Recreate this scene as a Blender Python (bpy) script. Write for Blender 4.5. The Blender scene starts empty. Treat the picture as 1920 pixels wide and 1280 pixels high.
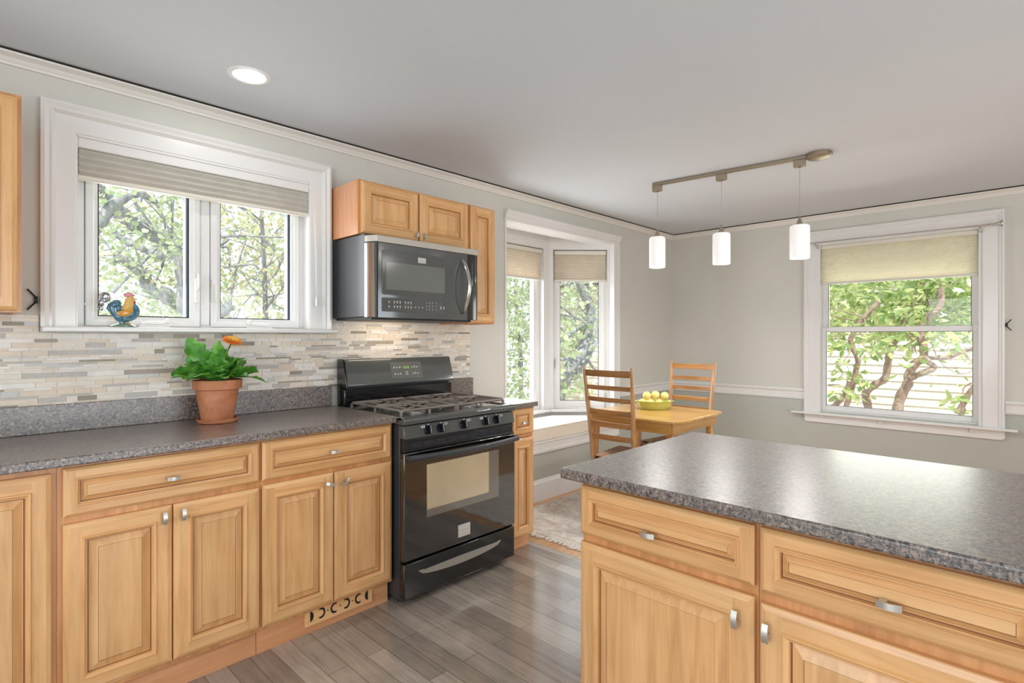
import bpy, bmesh, math, random
from mathutils import Vector, Matrix, Euler
random.seed(7)
SC = bpy.context.scene
COL = SC.collection
PI = math.pi

# ------------------------------------------------------------------ camera, sky, sun, exposure
FPX, CC, SS, CAMH, HORIZ = 1016.0, .7178, .6963, 1.29, 631.4
cam = bpy.data.cameras.new('camera')
cam.sensor_width = 36; cam.lens = FPX / 1920 * 36
cam.shift_y = -(640 - HORIZ) / 1920
cam.clip_start = .02; cam.clip_end = 200
camo = bpy.data.objects.new('camera', cam); COL.objects.link(camo)
camo.location = (0, 0, CAMH)
camo.rotation_euler = (PI / 2, 0, math.atan2(SS, CC) - PI / 2)
SC.camera = camo
SC.view_settings.view_transform = 'Standard'
SC.view_settings.look = 'None'
SC.view_settings.gamma = 1
SC.view_settings.use_curve_mapping = False
SC.view_settings.exposure = 0.0
try:
    SC.cycles.use_denoising = True
    SC.cycles.max_bounces = 10
    SC.cycles.diffuse_bounces = 5
    SC.cycles.glossy_bounces = 4
    SC.cycles.transparent_max_bounces = 24
    SC.cycles.sample_clamp_indirect = 6
    SC.cycles.caustics_reflective = False
    SC.cycles.caustics_refractive = False
except Exception:
    pass
W = bpy.data.worlds.new('sky'); SC.world = W; W.use_nodes = True
_n = W.node_tree.nodes; _l = W.node_tree.links; _n.clear()
_out = _n.new('ShaderNodeOutputWorld'); _bg = _n.new('ShaderNodeBackground')
_tc = _n.new('ShaderNodeTexCoord'); _sp = _n.new('ShaderNodeSeparateXYZ'); _rp = _n.new('ShaderNodeValToRGB')
_l.new(_tc.outputs['Generated'], _sp.inputs[0]); _l.new(_sp.outputs[2], _rp.inputs[0])
_rp.color_ramp.elements[0].color = (.95, .97, 1, 1); _rp.color_ramp.elements[0].position = 0
_rp.color_ramp.elements[1].color = (.70, .84, 1, 1); _rp.color_ramp.elements[1].position = .8
_l.new(_rp.outputs[0], _bg.inputs[0]); _bg.inputs[1].default_value = 1.9
_l.new(_bg.outputs[0], _out.inputs[0])
sun = bpy.data.lights.new('sun', 'SUN'); sun.energy = 5.2; sun.angle = .02; sun.color = (1, .95, .86)
suno = bpy.data.objects.new('sun', sun); COL.objects.link(suno)
suno.rotation_euler = Vector((.42, .30, -.86)).to_track_quat('-Z', 'Y').to_euler()

def area(name, loc, direction, sx, sy, power, color=(1, 1, 1), spread=PI):
    l = bpy.data.lights.new(name, 'AREA'); l.shape = 'RECTANGLE'; l.size = sx; l.size_y = sy
    l.energy = power; l.color = color; l.spread = spread
    o = bpy.data.objects.new(name, l); COL.objects.link(o); o.location = loc
    o.rotation_euler = Vector(direction).to_track_quat('-Z', 'Y').to_euler()
    return o
# fill lamps added in unseen openings behind and beside the camera
area('fill_patio', (1.6, -3.12, 1.25), (0, 1, .12), 3.6, 2.0, 96, (.84, .93, 1))
area('fill_side', (-2.32, .1, 1.35), (1, 0, .12), 3.0, 1.7, 68, (.84, .93, 1))
area('daylight_kitchen_window', (.85, 3.02, 1.64), (0, -1, -.05), .95, .60, 9, (.95, .98, 1))
area('daylight_bay', (3.45, 3.42, 1.25), (0, -1, 0), .6, 1.1, 20, (.95, .98, 1))
area('daylight_dining_window', (5.60, .85, 1.25), (-1, 0, 0), 1.0, 1.1, 15, (.97, 1, .95))

# ------------------------------------------------------------------ helpers
def lin(c):
    r = []
    for v in c[:3]:
        v = v / 255.
        r.append(v / 12.92 if v <= .04045 else ((v + .055) / 1.055) ** 2.4)
    return (r[0], r[1], r[2], 1)

def tag(o, label, cat, group=None, kind=None):
    o['label'] = label; o['category'] = cat
    if group: o['group'] = group
    if kind: o['kind'] = kind
    return o

def empty(name, loc=(0, 0, 0), rz=0.0, label=None, cat=None, group=None, kind=None):
    o = bpy.data.objects.new(name, None); COL.objects.link(o)
    o.location = loc; o.rotation_euler = (0, 0, rz); o.empty_display_size = .05
    if label: tag(o, label, cat, group, kind)
    return o

class MB:
    def __init__(s):
        s.bm = bmesh.new(); s.m = 0
    def mat(s, i): s.m = i; return s
    def _f(s, vs):
        try:
            f = s.bm.faces.new(vs); f.material_index = s.m; return f
        except ValueError:
            return None
    def box(s, x0, x1, y0, y1, z0, z1, M=None):
        if x0 > x1: x0, x1 = x1, x0
        if y0 > y1: y0, y1 = y1, y0
        if z0 > z1: z0, z1 = z1, z0
        c = [Vector(p) for p in ((x0,y0,z0),(x1,y0,z0),(x1,y1,z0),(x0,y1,z0),(x0,y0,z1),(x1,y0,z1),(x1,y1,z1),(x0,y1,z1))]
        if M: c = [M @ p for p in c]
        v = [s.bm.verts.new(p) for p in c]
        for q in ((3,2,1,0),(4,5,6,7),(0,1,5,4),(1,2,6,5),(2,3,7,6),(3,0,4,7)):
            s._f([v[i] for i in q])
        return s
    def rings(s, rings, close=True, cap0=True, cap1=True):
        R = [[s.bm.verts.new(p) for p in r] for r in rings]
        n = len(R[0])
        for a, b in zip(R, R[1:]):
            for i in range(n if close else n - 1):
                j = (i + 1) % n
                s._f([a[i], a[j], b[j], b[i]])
        if close and cap0: s._f(list(reversed(R[0])))
        if close and cap1: s._f(R[-1])
        return s
    def tube(s, pts, rad, n=10, flat=1.0, up=None, caps=True):
        pts = [Vector(p) for p in pts]
        if not hasattr(rad, '__len__'): rad = [rad] * len(pts)
        rs = []; prev = None
        for i, p in enumerate(pts):
            t = (pts[min(i + 1, len(pts) - 1)] - pts[max(i - 1, 0)]).normalized()
            if prev is None:
                u = Vector(up) if up else (Vector((0, 0, 1)) if abs(t.z) < .9 else Vector((0, 1, 0)))
            else: u = prev
            a = (u - t * u.dot(t))
            a = a.normalized() if a.length > 1e-6 else t.orthogonal().normalized()
            prev = a; b = t.cross(a)
            rs.append([p + (a * math.cos(2*PI*k/n) + b * math.sin(2*PI*k/n) * flat) * rad[i] for k in range(n)])
        return s.rings(rs, True, caps, caps)
    def stube(s, pts, rad, n=14, flat=1.0, up=None, k=4):
        P = [Vector(p) for p in pts]; q = len(P); out = []; rr = []
        cr = lambda a, b, c, d, t: .5*((b*2) + (c-a)*t + (a*2-b*5+c*4-d)*t*t + (b*3-a-c*3+d)*t**3)
        for i in range(q - 1):
            for j in range(k):
                t = j/k; I = [max(i-1, 0), i, i+1, min(i+2, q-1)]
                out.append(cr(*[P[x] for x in I], t)); rr.append(max(.0003, cr(*[rad[x] for x in I], t)))
        out.append(P[-1]); rr.append(rad[-1])
        return s.tube(out, rr, n, flat, up)
    def cyl(s, p0, p1, r, r1=None, n=20):
        return s.tube([p0, p1], [r, r if r1 is None else r1], n)
    def lathe(s, prof, n=32, c=(0, 0, 0), sx=1, sy=1, caps=True):
        c = Vector(c)
        return s.rings([[c + Vector((r*math.cos(2*PI*k/n)*sx, r*math.sin(2*PI*k/n)*sy, z)) for k in range(n)] for r, z in prof], True, caps, caps)
    def ell(s, c, rx, ry, rz, n=20, m=12, M=None):
        c = Vector(c); rs = []
        for i in range(m + 1):
            a = -PI/2 + PI * i / m
            r = max(math.cos(a), .001)
            ring = [Vector((rx*r*math.cos(2*PI*k/n), ry*r*math.sin(2*PI*k/n), rz*math.sin(a))) for k in range(n)]
            rs.append([c + (M @ p if M else p) for p in ring])
        return s.rings(rs)
    def prism(s, poly, f):
        """poly: list of 2-tuples; f(u,v,k) -> point for k=0,1"""
        a = [s.bm.verts.new(f(u, v, 0)) for u, v in poly]; b = [s.bm.verts.new(f(u, v, 1)) for u, v in poly]
        n = len(poly)
        s._f(list(reversed(a))); s._f(b)
        for i in range(n):
            j = (i + 1) % n; s._f([a[i], a[j], b[j], b[i]])
        return s
    def sweep(s, prof, p0, p1, out, up=(0, 0, 1), m0=0.0, m1=0.0):
        """profile of (offset outward, offset up) from p0 to p1; m0/m1 mitre: end shift along the run per unit outward"""
        p0, p1, out, up = Vector(p0), Vector(p1), Vector(out), Vector(up)
        d = (p1 - p0).normalized()
        return s.rings([[p0 + out*a + up*b + d*(m0*a) for a, b in prof], [p1 + out*a + up*b + d*(m1*a) for a, b in prof]])
    def build(s, name, mats, parent=None, smooth=35, bevel=0, seg=2, loc=None, rot=None, fix=True):
        if fix: bmesh.ops.recalc_face_normals(s.bm, faces=s.bm.faces[:])
        me = bpy.data.meshes.new(name); s.bm.to_mesh(me); s.bm.free()
        if not isinstance(mats, (list, tuple)): mats = [mats]
        for m in mats: me.materials.append(m)
        if smooth:
            for p in me.polygons: p.use_smooth = True
            me.set_sharp_from_angle(angle=math.radians(smooth))
        o = bpy.data.objects.new(name, me); COL.objects.link(o)
        if parent: o.parent = parent
        if loc: o.location = loc
        if rot: o.rotation_euler = rot
        if bevel:
            b = o.modifiers.new('bevel', 'BEVEL'); b.width = bevel; b.segments = seg; b.limit_method = 'ANGLE'; b.angle_limit = math.radians(40)
            b.harden_normals = False
        return o

def copy_tree(o, parent=None, kids=None):
    c = o.copy(); COL.objects.link(c)
    if parent: c.parent = parent
    for ch in KIDS(o): copy_tree(ch, c)
    return c
def KIDS(o): return [k for k in COL.objects if k.parent == o]

# pixel -> world on a vertical plane (only to read sizes off the photograph)
def atY(u, v, y):
    t = (u - 960) / FPX; d = y / (SS - t * CC); return Vector((d * (CC + t * SS), y, CAMH - d * (v - HORIZ) / FPX))
def atX(u, v, x):
    t = (u - 960) / FPX; d = x / (CC + t * SS); return Vector((x, d * (SS - t * CC), CAMH - d * (v - HORIZ) / FPX))

# ------------------------------------------------------------------ materials
class NT:
    def __init__(s, name):
        s.mat = bpy.data.materials.new(name); s.mat.use_nodes = True
        s.t = s.mat.node_tree; s.t.nodes.clear()
        s.out = s.t.nodes.new('ShaderNodeOutputMaterial')
    def n(s, typ, ins=None, **kw):
        nd = s.t.nodes.new(typ)
        for k, v in kw.items(): setattr(nd, k, v)
        for k, v in (ins or {}).items():
            if isinstance(v, tuple) and len(v) == 2 and hasattr(v[0], 'outputs'):
                s.t.links.new(v[0].outputs[v[1]], nd.inputs[k])
            elif hasattr(v, 'outputs'): s.t.links.new(v.outputs[0], nd.inputs[k])
            else: nd.inputs[k].default_value = v
        return nd
    def ramp(s, fac, stops):
        r = s.n('ShaderNodeValToRGB'); cr = r.color_ramp
        while len(cr.elements) < len(stops): cr.elements.new(.5)
        for e, (p, c) in zip(cr.elements, stops): e.position = p; e.color = c
        s.t.links.new(fac.outputs[0] if hasattr(fac, 'outputs') else fac, r.inputs[0]); return r
    def mix(s, fac, a, b, mode='MIX'):
        m = s.n('ShaderNodeMix', data_type='RGBA', blend_type=mode)
        for i, v in ((0, fac), (6, a), (7, b)):
            if hasattr(v, 'outputs'): s.t.links.new(v.outputs[2] if v.bl_idname == 'ShaderNodeMix' else v.outputs[0], m.inputs[i])
            elif hasattr(v, 'is_output'): s.t.links.new(v, m.inputs[i])
            else: m.inputs[i].default_value = v
        return m
    def math(s, op, a, b=0.0):
        m = s.n('ShaderNodeMath', operation=op)
        for i, v in ((0, a), (1, b)):
            if hasattr(v, 'outputs'): s.t.links.new(v.outputs[0], m.inputs[i])
            elif hasattr(v, 'is_output'): s.t.links.new(v, m.inputs[i])
            else: m.inputs[i].default_value = v
        return m
    def coord(s, scale=(1, 1, 1), rand=True, rot=(0, 0, 0)):
        tc = s.n('ShaderNodeTexCoord'); vec = tc.outputs['Object']
        if rand:
            oi = s.n('ShaderNodeObjectInfo')
            mu = s.n('ShaderNodeVectorMath', operation='SCALE'); mu.inputs[0].default_value = (7.3, 3.1, 5.7)
            s.t.links.new(oi.outputs['Random'], mu.inputs['Scale'])
            ad = s.n('ShaderNodeVectorMath', operation='ADD'); s.t.links.new(vec, ad.inputs[0]); s.t.links.new(mu.outputs[0], ad.inputs[1])
            vec = ad.outputs[0]
        mp = s.n('ShaderNodeMapping'); s.t.links.new(vec, mp.inputs[0]); mp.inputs['Scale'].default_value = scale; mp.inputs['Rotation'].default_value = rot
        return mp
    def noise(s, vec, scale=5, detail=3, rough=.5, dist=0.0):
        return s.n('ShaderNodeTexNoise', {'Vector': vec, 'Scale': scale, 'Detail': detail, 'Roughness': rough, 'Distortion': dist})
    def bump(s, h, strength=.2, dist=.01):
        return s.n('ShaderNodeBump', {'Height': h, 'Strength': strength, 'Distance': dist})
    def pbr(s, color, rough=.5, metal=0, coat=0, coat_rough=.1, normal=None, spec=.5, **extra):
        b = s.n('ShaderNodeBsdfPrincipled')
        def put(k, v):
            if v is None: return
            if hasattr(v, 'bl_idname'):
                s.t.links.new(v.outputs[2] if v.bl_idname == 'ShaderNodeMix' else v.outputs[0], b.inputs[k])
            else: b.inputs[k].default_value = v
        put('Base Color', color); put('Roughness', rough); put('Metallic', metal); put('Coat Weight', coat); put('Coat Roughness', coat_rough)
        put('Normal', normal); put('Specular IOR Level', spec)
        for k, v in extra.items(): put(k, v)
        s.t.links.new(b.outputs[0], s.out.inputs[0]); return b

def simple(name, rgb, rough=.5, metal=0, coat=0, spec=.5, var=.0, vscale=8, bump=0, bscale=200, **extra):
    t = NT(name); c = lin(rgb)
    nm = None; col = c
    if var or bump:
        mp = t.coord()
        if var:
            nz = t.noise(mp, vscale, 3)
            col = t.ramp(nz, [(.25, tuple(x*(1-var) for x in c[:3])+(1,)), (.75, tuple(min(1, x*(1+var)) for x in c[:3])+(1,))])
        if bump: nm = t.bump(t.noise(mp, bscale, 2), bump, .002)
    t.pbr(col, rough, metal, coat, .1, nm, spec, **extra)
    return t.mat

def wood(name, light, mid, dark, axis='z', stave=.09, rough=.34, coat=.25, gs=1.0):
    t = NT(name)
    sc = {'z': (14, 14, .9), 'x': (.9, 14, 14), 'y': (14, .9, 14)}[axis]
    mp = t.coord(tuple(v*gs for v in sc))
    n1 = t.noise(mp, 2.2, 5, .6, .6); n2 = t.noise(mp, 9, 3, .5)
    col = t.ramp(n1, [(.28, lin(dark)), (.5, lin(mid)), (.72, lin(light))])
    fine = t.ramp(n2, [(.3, (.90, .89, .87, 1)), (.7, (1.04, 1.04, 1.04, 1))])
    col = t.mix(.55, col, fine, 'MULTIPLY')
    # glued-up staves of slightly different tone
    mp2 = t.coord((1, 1, 1)); sep = t.n('ShaderNodeSeparateXYZ', {0: mp2})
    ax = {'z': 0, 'x': 2, 'y': 0}[axis]
    fl = t.math('FLOOR', t.math('DIVIDE', sep.outputs[ax], stave))
    wn = t.n('ShaderNodeTexWhiteNoise', noise_dimensions='1D'); t.t.links.new(fl.outputs[0], wn.inputs['W'])
    st = t.ramp(wn, [(0, (.90, .88, .85, 1)), (1, (1.06, 1.05, 1.03, 1))])
    col = t.mix(1.0, col, st, 'MULTIPLY')
    big = t.noise(t.coord((3, 3, 3)), 1.6, 2)
    bl = t.ramp(big, [(.3, (.94, .92, .90, 1)), (.7, (1.04, 1.04, 1.03, 1))])
    col = t.mix(1.0, col, bl, 'MULTIPLY')
    t.pbr(col, rough, 0, coat, .18, t.bump(n2, .04, .001))
    return t.mat

MAPLE = ((233, 189, 137), (223, 174, 120), (204, 152, 99))
M = {}
M['maple_v'] = wood('maple_vertical', *MAPLE, axis='z')
M['maple_h'] = wood('maple_horizontal', *MAPLE, axis='x')
M['maple_dh'] = wood('maple_depth', *MAPLE, axis='y')
M['frame_wood'] = wood('maple_face_frame', (222, 168, 115), (208, 150, 98), (190, 132, 84), axis='z')
M['side_wood'] = wood('maple_side_veneer', (228, 172, 132), (218, 160, 120), (206, 147, 108), axis='z', stave=.4)
M['kick_wood'] = wood('toe_kick_wood', (226, 172, 128), (214, 156, 112), (198, 140, 98), axis='x', stave=.4)
M['glaze'] = simple('brown_glaze', (128, 84, 46), .5)
M['white'] = simple('white_gloss_paint', (224, 222, 219), .28, coat=.2, bump=.02, bscale=60)
M['vinyl'] = simple('white_vinyl', (226, 225, 223), .35)
M['gasket'] = simple('dark_gasket', (38, 42, 56), .6)
M['ceiling'] = simple('ceiling_paint', (205, 209, 214), .8, var=.015, vscale=2)
M['crown'] = simple('crown_paint', (222, 218, 211), .45)
M['spacer'] = simple('blue_grey_spacer', (150, 166, 176), .5)
M['gap'] = simple('shadow_gap', (40, 36, 32), .9)  # dark colour put in for the shade inside gaps
M['nickel'] = simple('brushed_nickel', (205, 201, 194), .40, .85)
M['satin'] = simple('satin_nickel_track', (165, 152, 132), .45, .85)
M['chrome'] = simple('polished_chrome', (200, 200, 200), .14, 1)
M['steel'] = simple('brushed_steel', (190, 187, 180), .38, .9)
M['trimsteel'] = simple('satin_silver_trim', (196, 190, 180), .5, .55)
M['black'] = simple('black_enamel', (14, 15, 17), .12, coat=.6)
M['blackmatte'] = simple('black_plastic', (20, 21, 24), .45)
M['blackbody'] = simple('grey_black_side', (52, 54, 58), .42, coat=.2)
M['iron'] = simple('cast_iron', (128, 118, 110), .42, .2, bump=.3, bscale=300)
M['knob'] = simple('black_knob_plastic', (16, 18, 24), .22)
M['print'] = simple('white_print', (225, 225, 222), .5)
M['blue_black'] = simple('black_glass_panel', (8, 12, 18), .06, coat=1)
M['badge'] = simple('silver_badge', (214, 212, 208), .35, .4)
M['cord'] = simple('white_cord', (226, 224, 220), .6)
M['blackmetal'] = simple('black_wire_piece', (14, 13, 12), .5)
M['terracotta'] = None
M['soil'] = simple('potting_soil', (38, 28, 22), .95, var=.3, vscale=60, bump=.6, bscale=120)
M['lime'] = simple('lime_green_glaze', (174, 174, 84), .18, coat=.6, var=.06, vscale=20)
M['lemon'] = simple('yellow_skin', (234, 212, 128), .42, var=.08, vscale=30, bump=.15, bscale=160)
M['teal'] = None
M['red'] = simple('red_glaze', (178, 42, 46), .15, coat=.6, var=.12, vscale=60)
M['ochre'] = simple('ochre_glaze', (206, 150, 60), .14, coat=.7, var=.16, vscale=50)
M['cream'] = simple('cream_glaze', (222, 182, 104), .15, coat=.7, var=.10, vscale=40)
M['sage'] = simple('sage_green_glaze', (112, 138, 120), .2, coat=.5, var=.25, vscale=90)
M['beak'] = simple('pale_beak', (228, 222, 196), .25)
M['hardware'] = simple('white_hardware', (228, 226, 222), .3)

def mk_wall():
    t = NT('two_tone_wall_paint')
    tc = t.n('ShaderNodeTexCoord'); sep = t.n('ShaderNodeSeparateXYZ'); t.t.links.new(tc.outputs['Object'], sep.inputs[0])
    st = t.math('MAXIMUM', t.math('GREATER_THAN', sep.outputs[2], .765), t.math('LESS_THAN', sep.outputs[0], 2.5))
    nz = t.noise(t.coord((1, 1, 1), False), 2.5, 2)
    a = t.ramp(nz, [(.3, lin((176, 178, 168))), (.7, lin((180, 181, 172)))])
    b = t.ramp(nz, [(.3, lin((203, 201, 192))), (.7, lin((207, 204, 195)))])
    c = t.mix(.5, a, b); t.t.links.new(st.outputs[0], c.inputs[0])
    t.pbr(c, .6, normal=t.bump(t.noise(t.coord((1, 1, 1), False), 260, 2), .05, .001), spec=.35)
    return t.mat
M['wall'] = mk_wall()

def mk_granite():
    t = NT('speckled_laminate')
    mp = t.coord((1, 1, 1), False)
    n1 = t.noise(mp, 140, 3, .6, 1.0); n2 = t.noise(mp, 300, 2, .6); n3 = t.noise(mp, 85, 3, .6, .8)
    a = t.ramp(n1, [(.41, lin((36, 33, 38))), (.48, lin((92, 84, 82))), (.56, lin((134, 122, 113))), (.67, lin((186, 164, 146)))])
    b = t.ramp(n3, [(.43, lin((50, 48, 56))), (.52, lin((132, 122, 116))), (.62, lin((162, 140, 122)))])
    c = t.mix(.4, a, b)
    d = t.ramp(n2, [(.36, (.55, .55, .58, 1)), (.5, (1, 1, 1, 1)), (.7, (1.25, 1.22, 1.18, 1))])
    c = t.mix(.6, c, d, 'MULTIPLY')
    r = t.ramp(n2, [(.3, (.28, .28, .28, 1)), (.7, (.36, .36, .36, 1))])
    t.pbr(c, r, 0, .68, .30, t.bump(n2, .03, .001), .5, **{'Coat IOR': 1.62})
    return t.mat
M['granite'] = mk_granite()

def mk_floor():
    t = NT('grey_brown_plank_floor')
    mp = t.coord((1, 1, 1), False, (0, 0, PI / 2))
    br = t.n('ShaderNodeTexBrick', {'Vector': mp, 'Scale': 1.0, 'Mortar Size': .0012, 'Mortar Smooth': .3, 'Bias': 0.0, 'Brick Width': .82, 'Row Height': .083,
              'Color1': lin((178, 167, 155)), 'Color2': lin((142, 130, 119)), 'Mortar': lin((76, 68, 62))})
    br.offset = .37; br.offset_frequency = 2; br.squash = 1.0
    g = t.noise(t.coord((16, 1.1, 4), False), 2.4, 6, .62, 1.0)
    gr = t.ramp(g, [(.26, (.66, .64, .62, 1)), (.5, (1, 1, 1, 1)), (.74, (1.2, 1.19, 1.17, 1))])
    c = t.mix(.85, br, gr, 'MULTIPLY')
    s = t.noise(t.coord((1, 1, 1), False), 3.2, 4, .6, .8)
    sr = t.ramp(s, [(.3, (.78, .77, .76, 1)), (.55, (1, 1, 1, 1)), (.75, (1.16, 1.14, 1.10, 1))])
    c = t.mix(.8, c, sr, 'MULTIPLY')
    ro = t.ramp(g, [(.3, (.16, .16, .16, 1)), (.7, (.27, .27, .27, 1))])
    t.pbr(c, ro, 0, .5, .12, t.bump(br.outputs[1] if False else g, .03, .001), .6)
    return t.mat
M['floor'] = mk_floor()
def mk_oak():
    t = NT('honey_oak_floor')
    mp = t.coord((1, 1, 1), False)
    br = t.n('ShaderNodeTexBrick', {'Vector': mp, 'Scale': 1.0, 'Mortar Size': .0012, 'Brick Width': .7, 'Row Height': .057,
              'Color1': lin((214, 164, 112)), 'Color2': lin((190, 138, 88)), 'Mortar': lin((120, 78, 44))})
    g = t.noise(t.coord((1.1, 16, 4), False), 2.4, 5, .6, .8)
    gr = t.ramp(g, [(.3, (.85, .82, .8, 1)), (.7, (1.1, 1.1, 1.1, 1))])
    t.pbr(t.mix(.8, br, gr, 'MULTIPLY'), .25, 0, .4, .15)
    return t.mat
M['oak'] = mk_oak()
M['pine'] = wood('honey_pine_furniture', (208, 168, 100), (190, 148, 82), (166, 122, 60), 'y', stave=.12, rough=.3, coat=.4)
M['pine_x'] = wood('honey_pine_rail', (206, 160, 90), (188, 140, 74), (162, 114, 54), 'x', stave=.12, rough=.3, coat=.4)
M['pine_v'] = wood('honey_pine_vertical', (208, 158, 90), (188, 134, 72), (160, 106, 52), 'z', stave=.5, rough=.3, coat=.4)
M['chair_v'] = wood('chair_post_wood', (190, 144, 94), (164, 118, 70), (134, 92, 50), 'z', stave=.5, rough=.28, coat=.45)
M['chair_h'] = wood('chair_slat_wood', (188, 142, 94), (162, 116, 68), (132, 90, 50), 'y', stave=.5, rough=.28, coat=.45)

def mk_tile(name, rgb, var=.10):
    t = NT(name); c = lin(rgb)
    mp = t.coord((1, 1, 1), False)
    a = t.noise(mp, 9, 4, .6, .9); b = t.noise(mp, 60, 3, .6)
    v = t.ramp(a, [(.3, tuple(x*(1-var) for x in c[:3])+(1,)), (.55, c), (.78, (min(1, c[0]*1.06), c[1]*.98, c[2]*.88, 1))])
    w = t.ramp(b, [(.35, (.93, .93, .93, 1)), (.65, (1.03, 1.03, 1.03, 1))])
    t.pbr(t.mix(.6, v, w, 'MULTIPLY'), .42, spec=.4)
    return t.mat
TILES = [mk_tile('marble_tile_cream', (228, 218, 204)), mk_tile('marble_tile_white', (234, 228, 220)), mk_tile('marble_tile_warm', (222, 206, 186)),
         mk_tile('marble_tile_grey', (190, 184, 176)), mk_tile('marble_tile_taupe', (168, 156, 142)), mk_tile('marble_tile_olive', (150, 140, 124)),
         mk_tile('marble_tile_cool', (206, 204, 202))]
M['grout'] = simple('pale_grout', (224, 216, 204), .8)

def mk_glass(name='window_glass', tint=(1, 1, 1, 1), refl=.06):
    t = NT(name)
    tr = t.n('ShaderNodeBsdfTransparent', {0: tint}); gl = t.n('ShaderNodeBsdfGlossy', {'Color': (1, 1, 1, 1), 'Roughness': .01})
    lw = t.n('ShaderNodeFresnel', {'IOR': 1.45}); f = t.math('MULTIPLY', lw, .9)
    mx = t.n('ShaderNodeMixShader'); t.t.links.new(f.outputs[0], mx.inputs[0]); t.t.links.new(tr.outputs[0], mx.inputs[1]); t.t.links.new(gl.outputs[0], mx.inputs[2])
    t.t.links.new(mx.outputs[0], t.out.inputs[0]); return t.mat
M['glass'] = mk_glass()

def mk_translucent(name, rgb, trans=.5, rough=.7, pleat=0, tr_rgb=None, var=.06):
    t = NT(name); c = lin(rgb); c2 = lin(tr_rgb) if tr_rgb else c
    nz = t.noise(t.coord((1, 1, 1)), 14, 3)
    cv = t.ramp(nz, [(.3, tuple(x*(1-var) for x in c[:3])+(1,)), (.7, tuple(min(1, x*(1+var)) for x in c[:3])+(1,))])
    d = t.n('ShaderNodeBsdfDiffuse', {0: cv}); r = t.n('ShaderNodeBsdfTranslucent', {0: c2})
    mx = t.n('ShaderNodeMixShader', {0: trans, 1: d, 2: r})
    t.t.links.new(mx.outputs[0], t.out.inputs[0]); return t.mat
M['blind_grey'] = mk_translucent('grey_blind_cloth', (208, 204, 194), .2)
M['blind_tan'] = mk_translucent('tan_blind_cloth', (226, 217, 203), .42, tr_rgb=(232, 222, 207))
M['blind_cream'] = mk_translucent('cream_blind_cloth', (240, 236, 218), .55, tr_rgb=(250, 246, 228))
M['blind_rail'] = simple('blind_rail', (218, 212, 198), .4)
M['cushion'] = simple('cream_canvas', (220, 210, 194), .85, var=.03, vscale=30, bump=.2, bscale=500)
M['cushion_top'] = simple('pale_canvas_top', (226, 224, 222), .85, bump=.2, bscale=500)

def mk_leaf(name, a, b, trans=.45, gloss=.12):
    t = NT(name)
    nz = t.noise(t.coord((1, 1, 1)), 3.5, 3); fine = t.n('ShaderNodeTexWhiteNoise', noise_dimensions='3D')
    geo = t.n('ShaderNodeNewGeometry'); t.t.links.new(geo.outputs['Random Per Island'], fine.inputs['W']) if 'W' in fine.inputs and fine.inputs['W'].enabled else None
    cv = t.ramp(geo.outputs['Random Per Island'], [(0, lin(a)), (1, lin(b))])
    d = t.n('ShaderNodeBsdfDiffuse', {0: cv}); r = t.n('ShaderNodeBsdfTranslucent', {0: cv})
    mx = t.n('ShaderNodeMixShader', {0: trans, 1: d, 2: r})
    g = t.n('ShaderNodeBsdfGlossy', {'Color': (1, 1, 1, 1), 'Roughness': .35})
    m2 = t.n('ShaderNodeMixShader', {0: gloss, 1: mx, 2: g})
    t.t.links.new(m2.outputs[0], t.out.inputs[0]); return t.mat
M['leaf_tree'] = mk_leaf('tree_leaf', (150, 176, 122), (204, 212, 164))
M['leaf_autumn'] = mk_leaf('yellowing_leaf', (176, 184, 130), (222, 206, 152))
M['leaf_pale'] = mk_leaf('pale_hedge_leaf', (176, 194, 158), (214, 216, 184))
M['leaf_rhodo'] = mk_leaf('glossy_shrub_leaf', (136, 170, 90), (206, 212, 144), gloss=.08)
def mk_bark(name, a, b, sc=(1, 1, .3)):
    t = NT(name); mp = t.coord(sc)
    n1 = t.noise(mp, 14, 5, .65, .8)
    t.pbr(t.ramp(n1, [(.3, lin(a)), (.7, lin(b))]), .9, normal=t.bump(n1, .8, .03), spec=.2)
    return t.mat
M['bark_grey'] = mk_bark('grey_furrowed_bark', (112, 116, 120), (182, 182, 178))
M['bark_brown'] = mk_bark('smooth_brown_bark', (138, 116, 100), (186, 166, 150), (1, 1, 1))
M['plant_leaf'] = None

def mk_plantleaf():
    t = NT('gerbera_leaf'); nz = t.noise(t.coord((1, 1, 1)), 22, 3)
    cv = t.ramp(nz, [(.3, lin((40, 98, 36))), (.5, lin((78, 146, 54))), (.7, lin((140, 190, 92)))])
    d = t.n('ShaderNodeBsdfPrincipled', {'Roughness': .33}); t.t.links.new(cv.outputs[0], d.inputs['Base Color'])
    r = t.n('ShaderNodeBsdfTranslucent', {0: lin((120, 190, 60))})
    mx = t.n('ShaderNodeMixShader', {0: .25, 1: d, 2: r}); t.t.links.new(mx.outputs[0], t.out.inputs[0]); return t.mat
M['plant_leaf'] = mk_plantleaf()
M['petal'] = mk_translucent('orange_petal', (240, 150, 76), .3, tr_rgb=(250, 160, 80), var=.15)
M['petal_yellow'] = mk_translucent('yellow_petal_base', (240, 196, 96), .3)
def mk_terra():
    t = NT('terracotta'); mp = t.coord((1, 1, 1))
    n1 = t.noise(mp, 9, 4, .6, .5); n2 = t.noise(mp, 26, 4, .7)
    c = t.ramp(n1, [(.3, lin((166, 104, 72))), (.55, lin((190, 124, 88))), (.75, lin((206, 146, 112)))])
    d = t.ramp(n2, [(.28, (.6, .56, .52, 1)), (.42, (1, 1, 1, 1)), (.8, (1.05, 1.03, 1.02, 1))])
    t.pbr(t.mix(.8, c, d, 'MULTIPLY'), .55, normal=t.bump(n2, .1, .002), spec=.3); return t.mat
M['terracotta'] = mk_terra()
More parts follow.
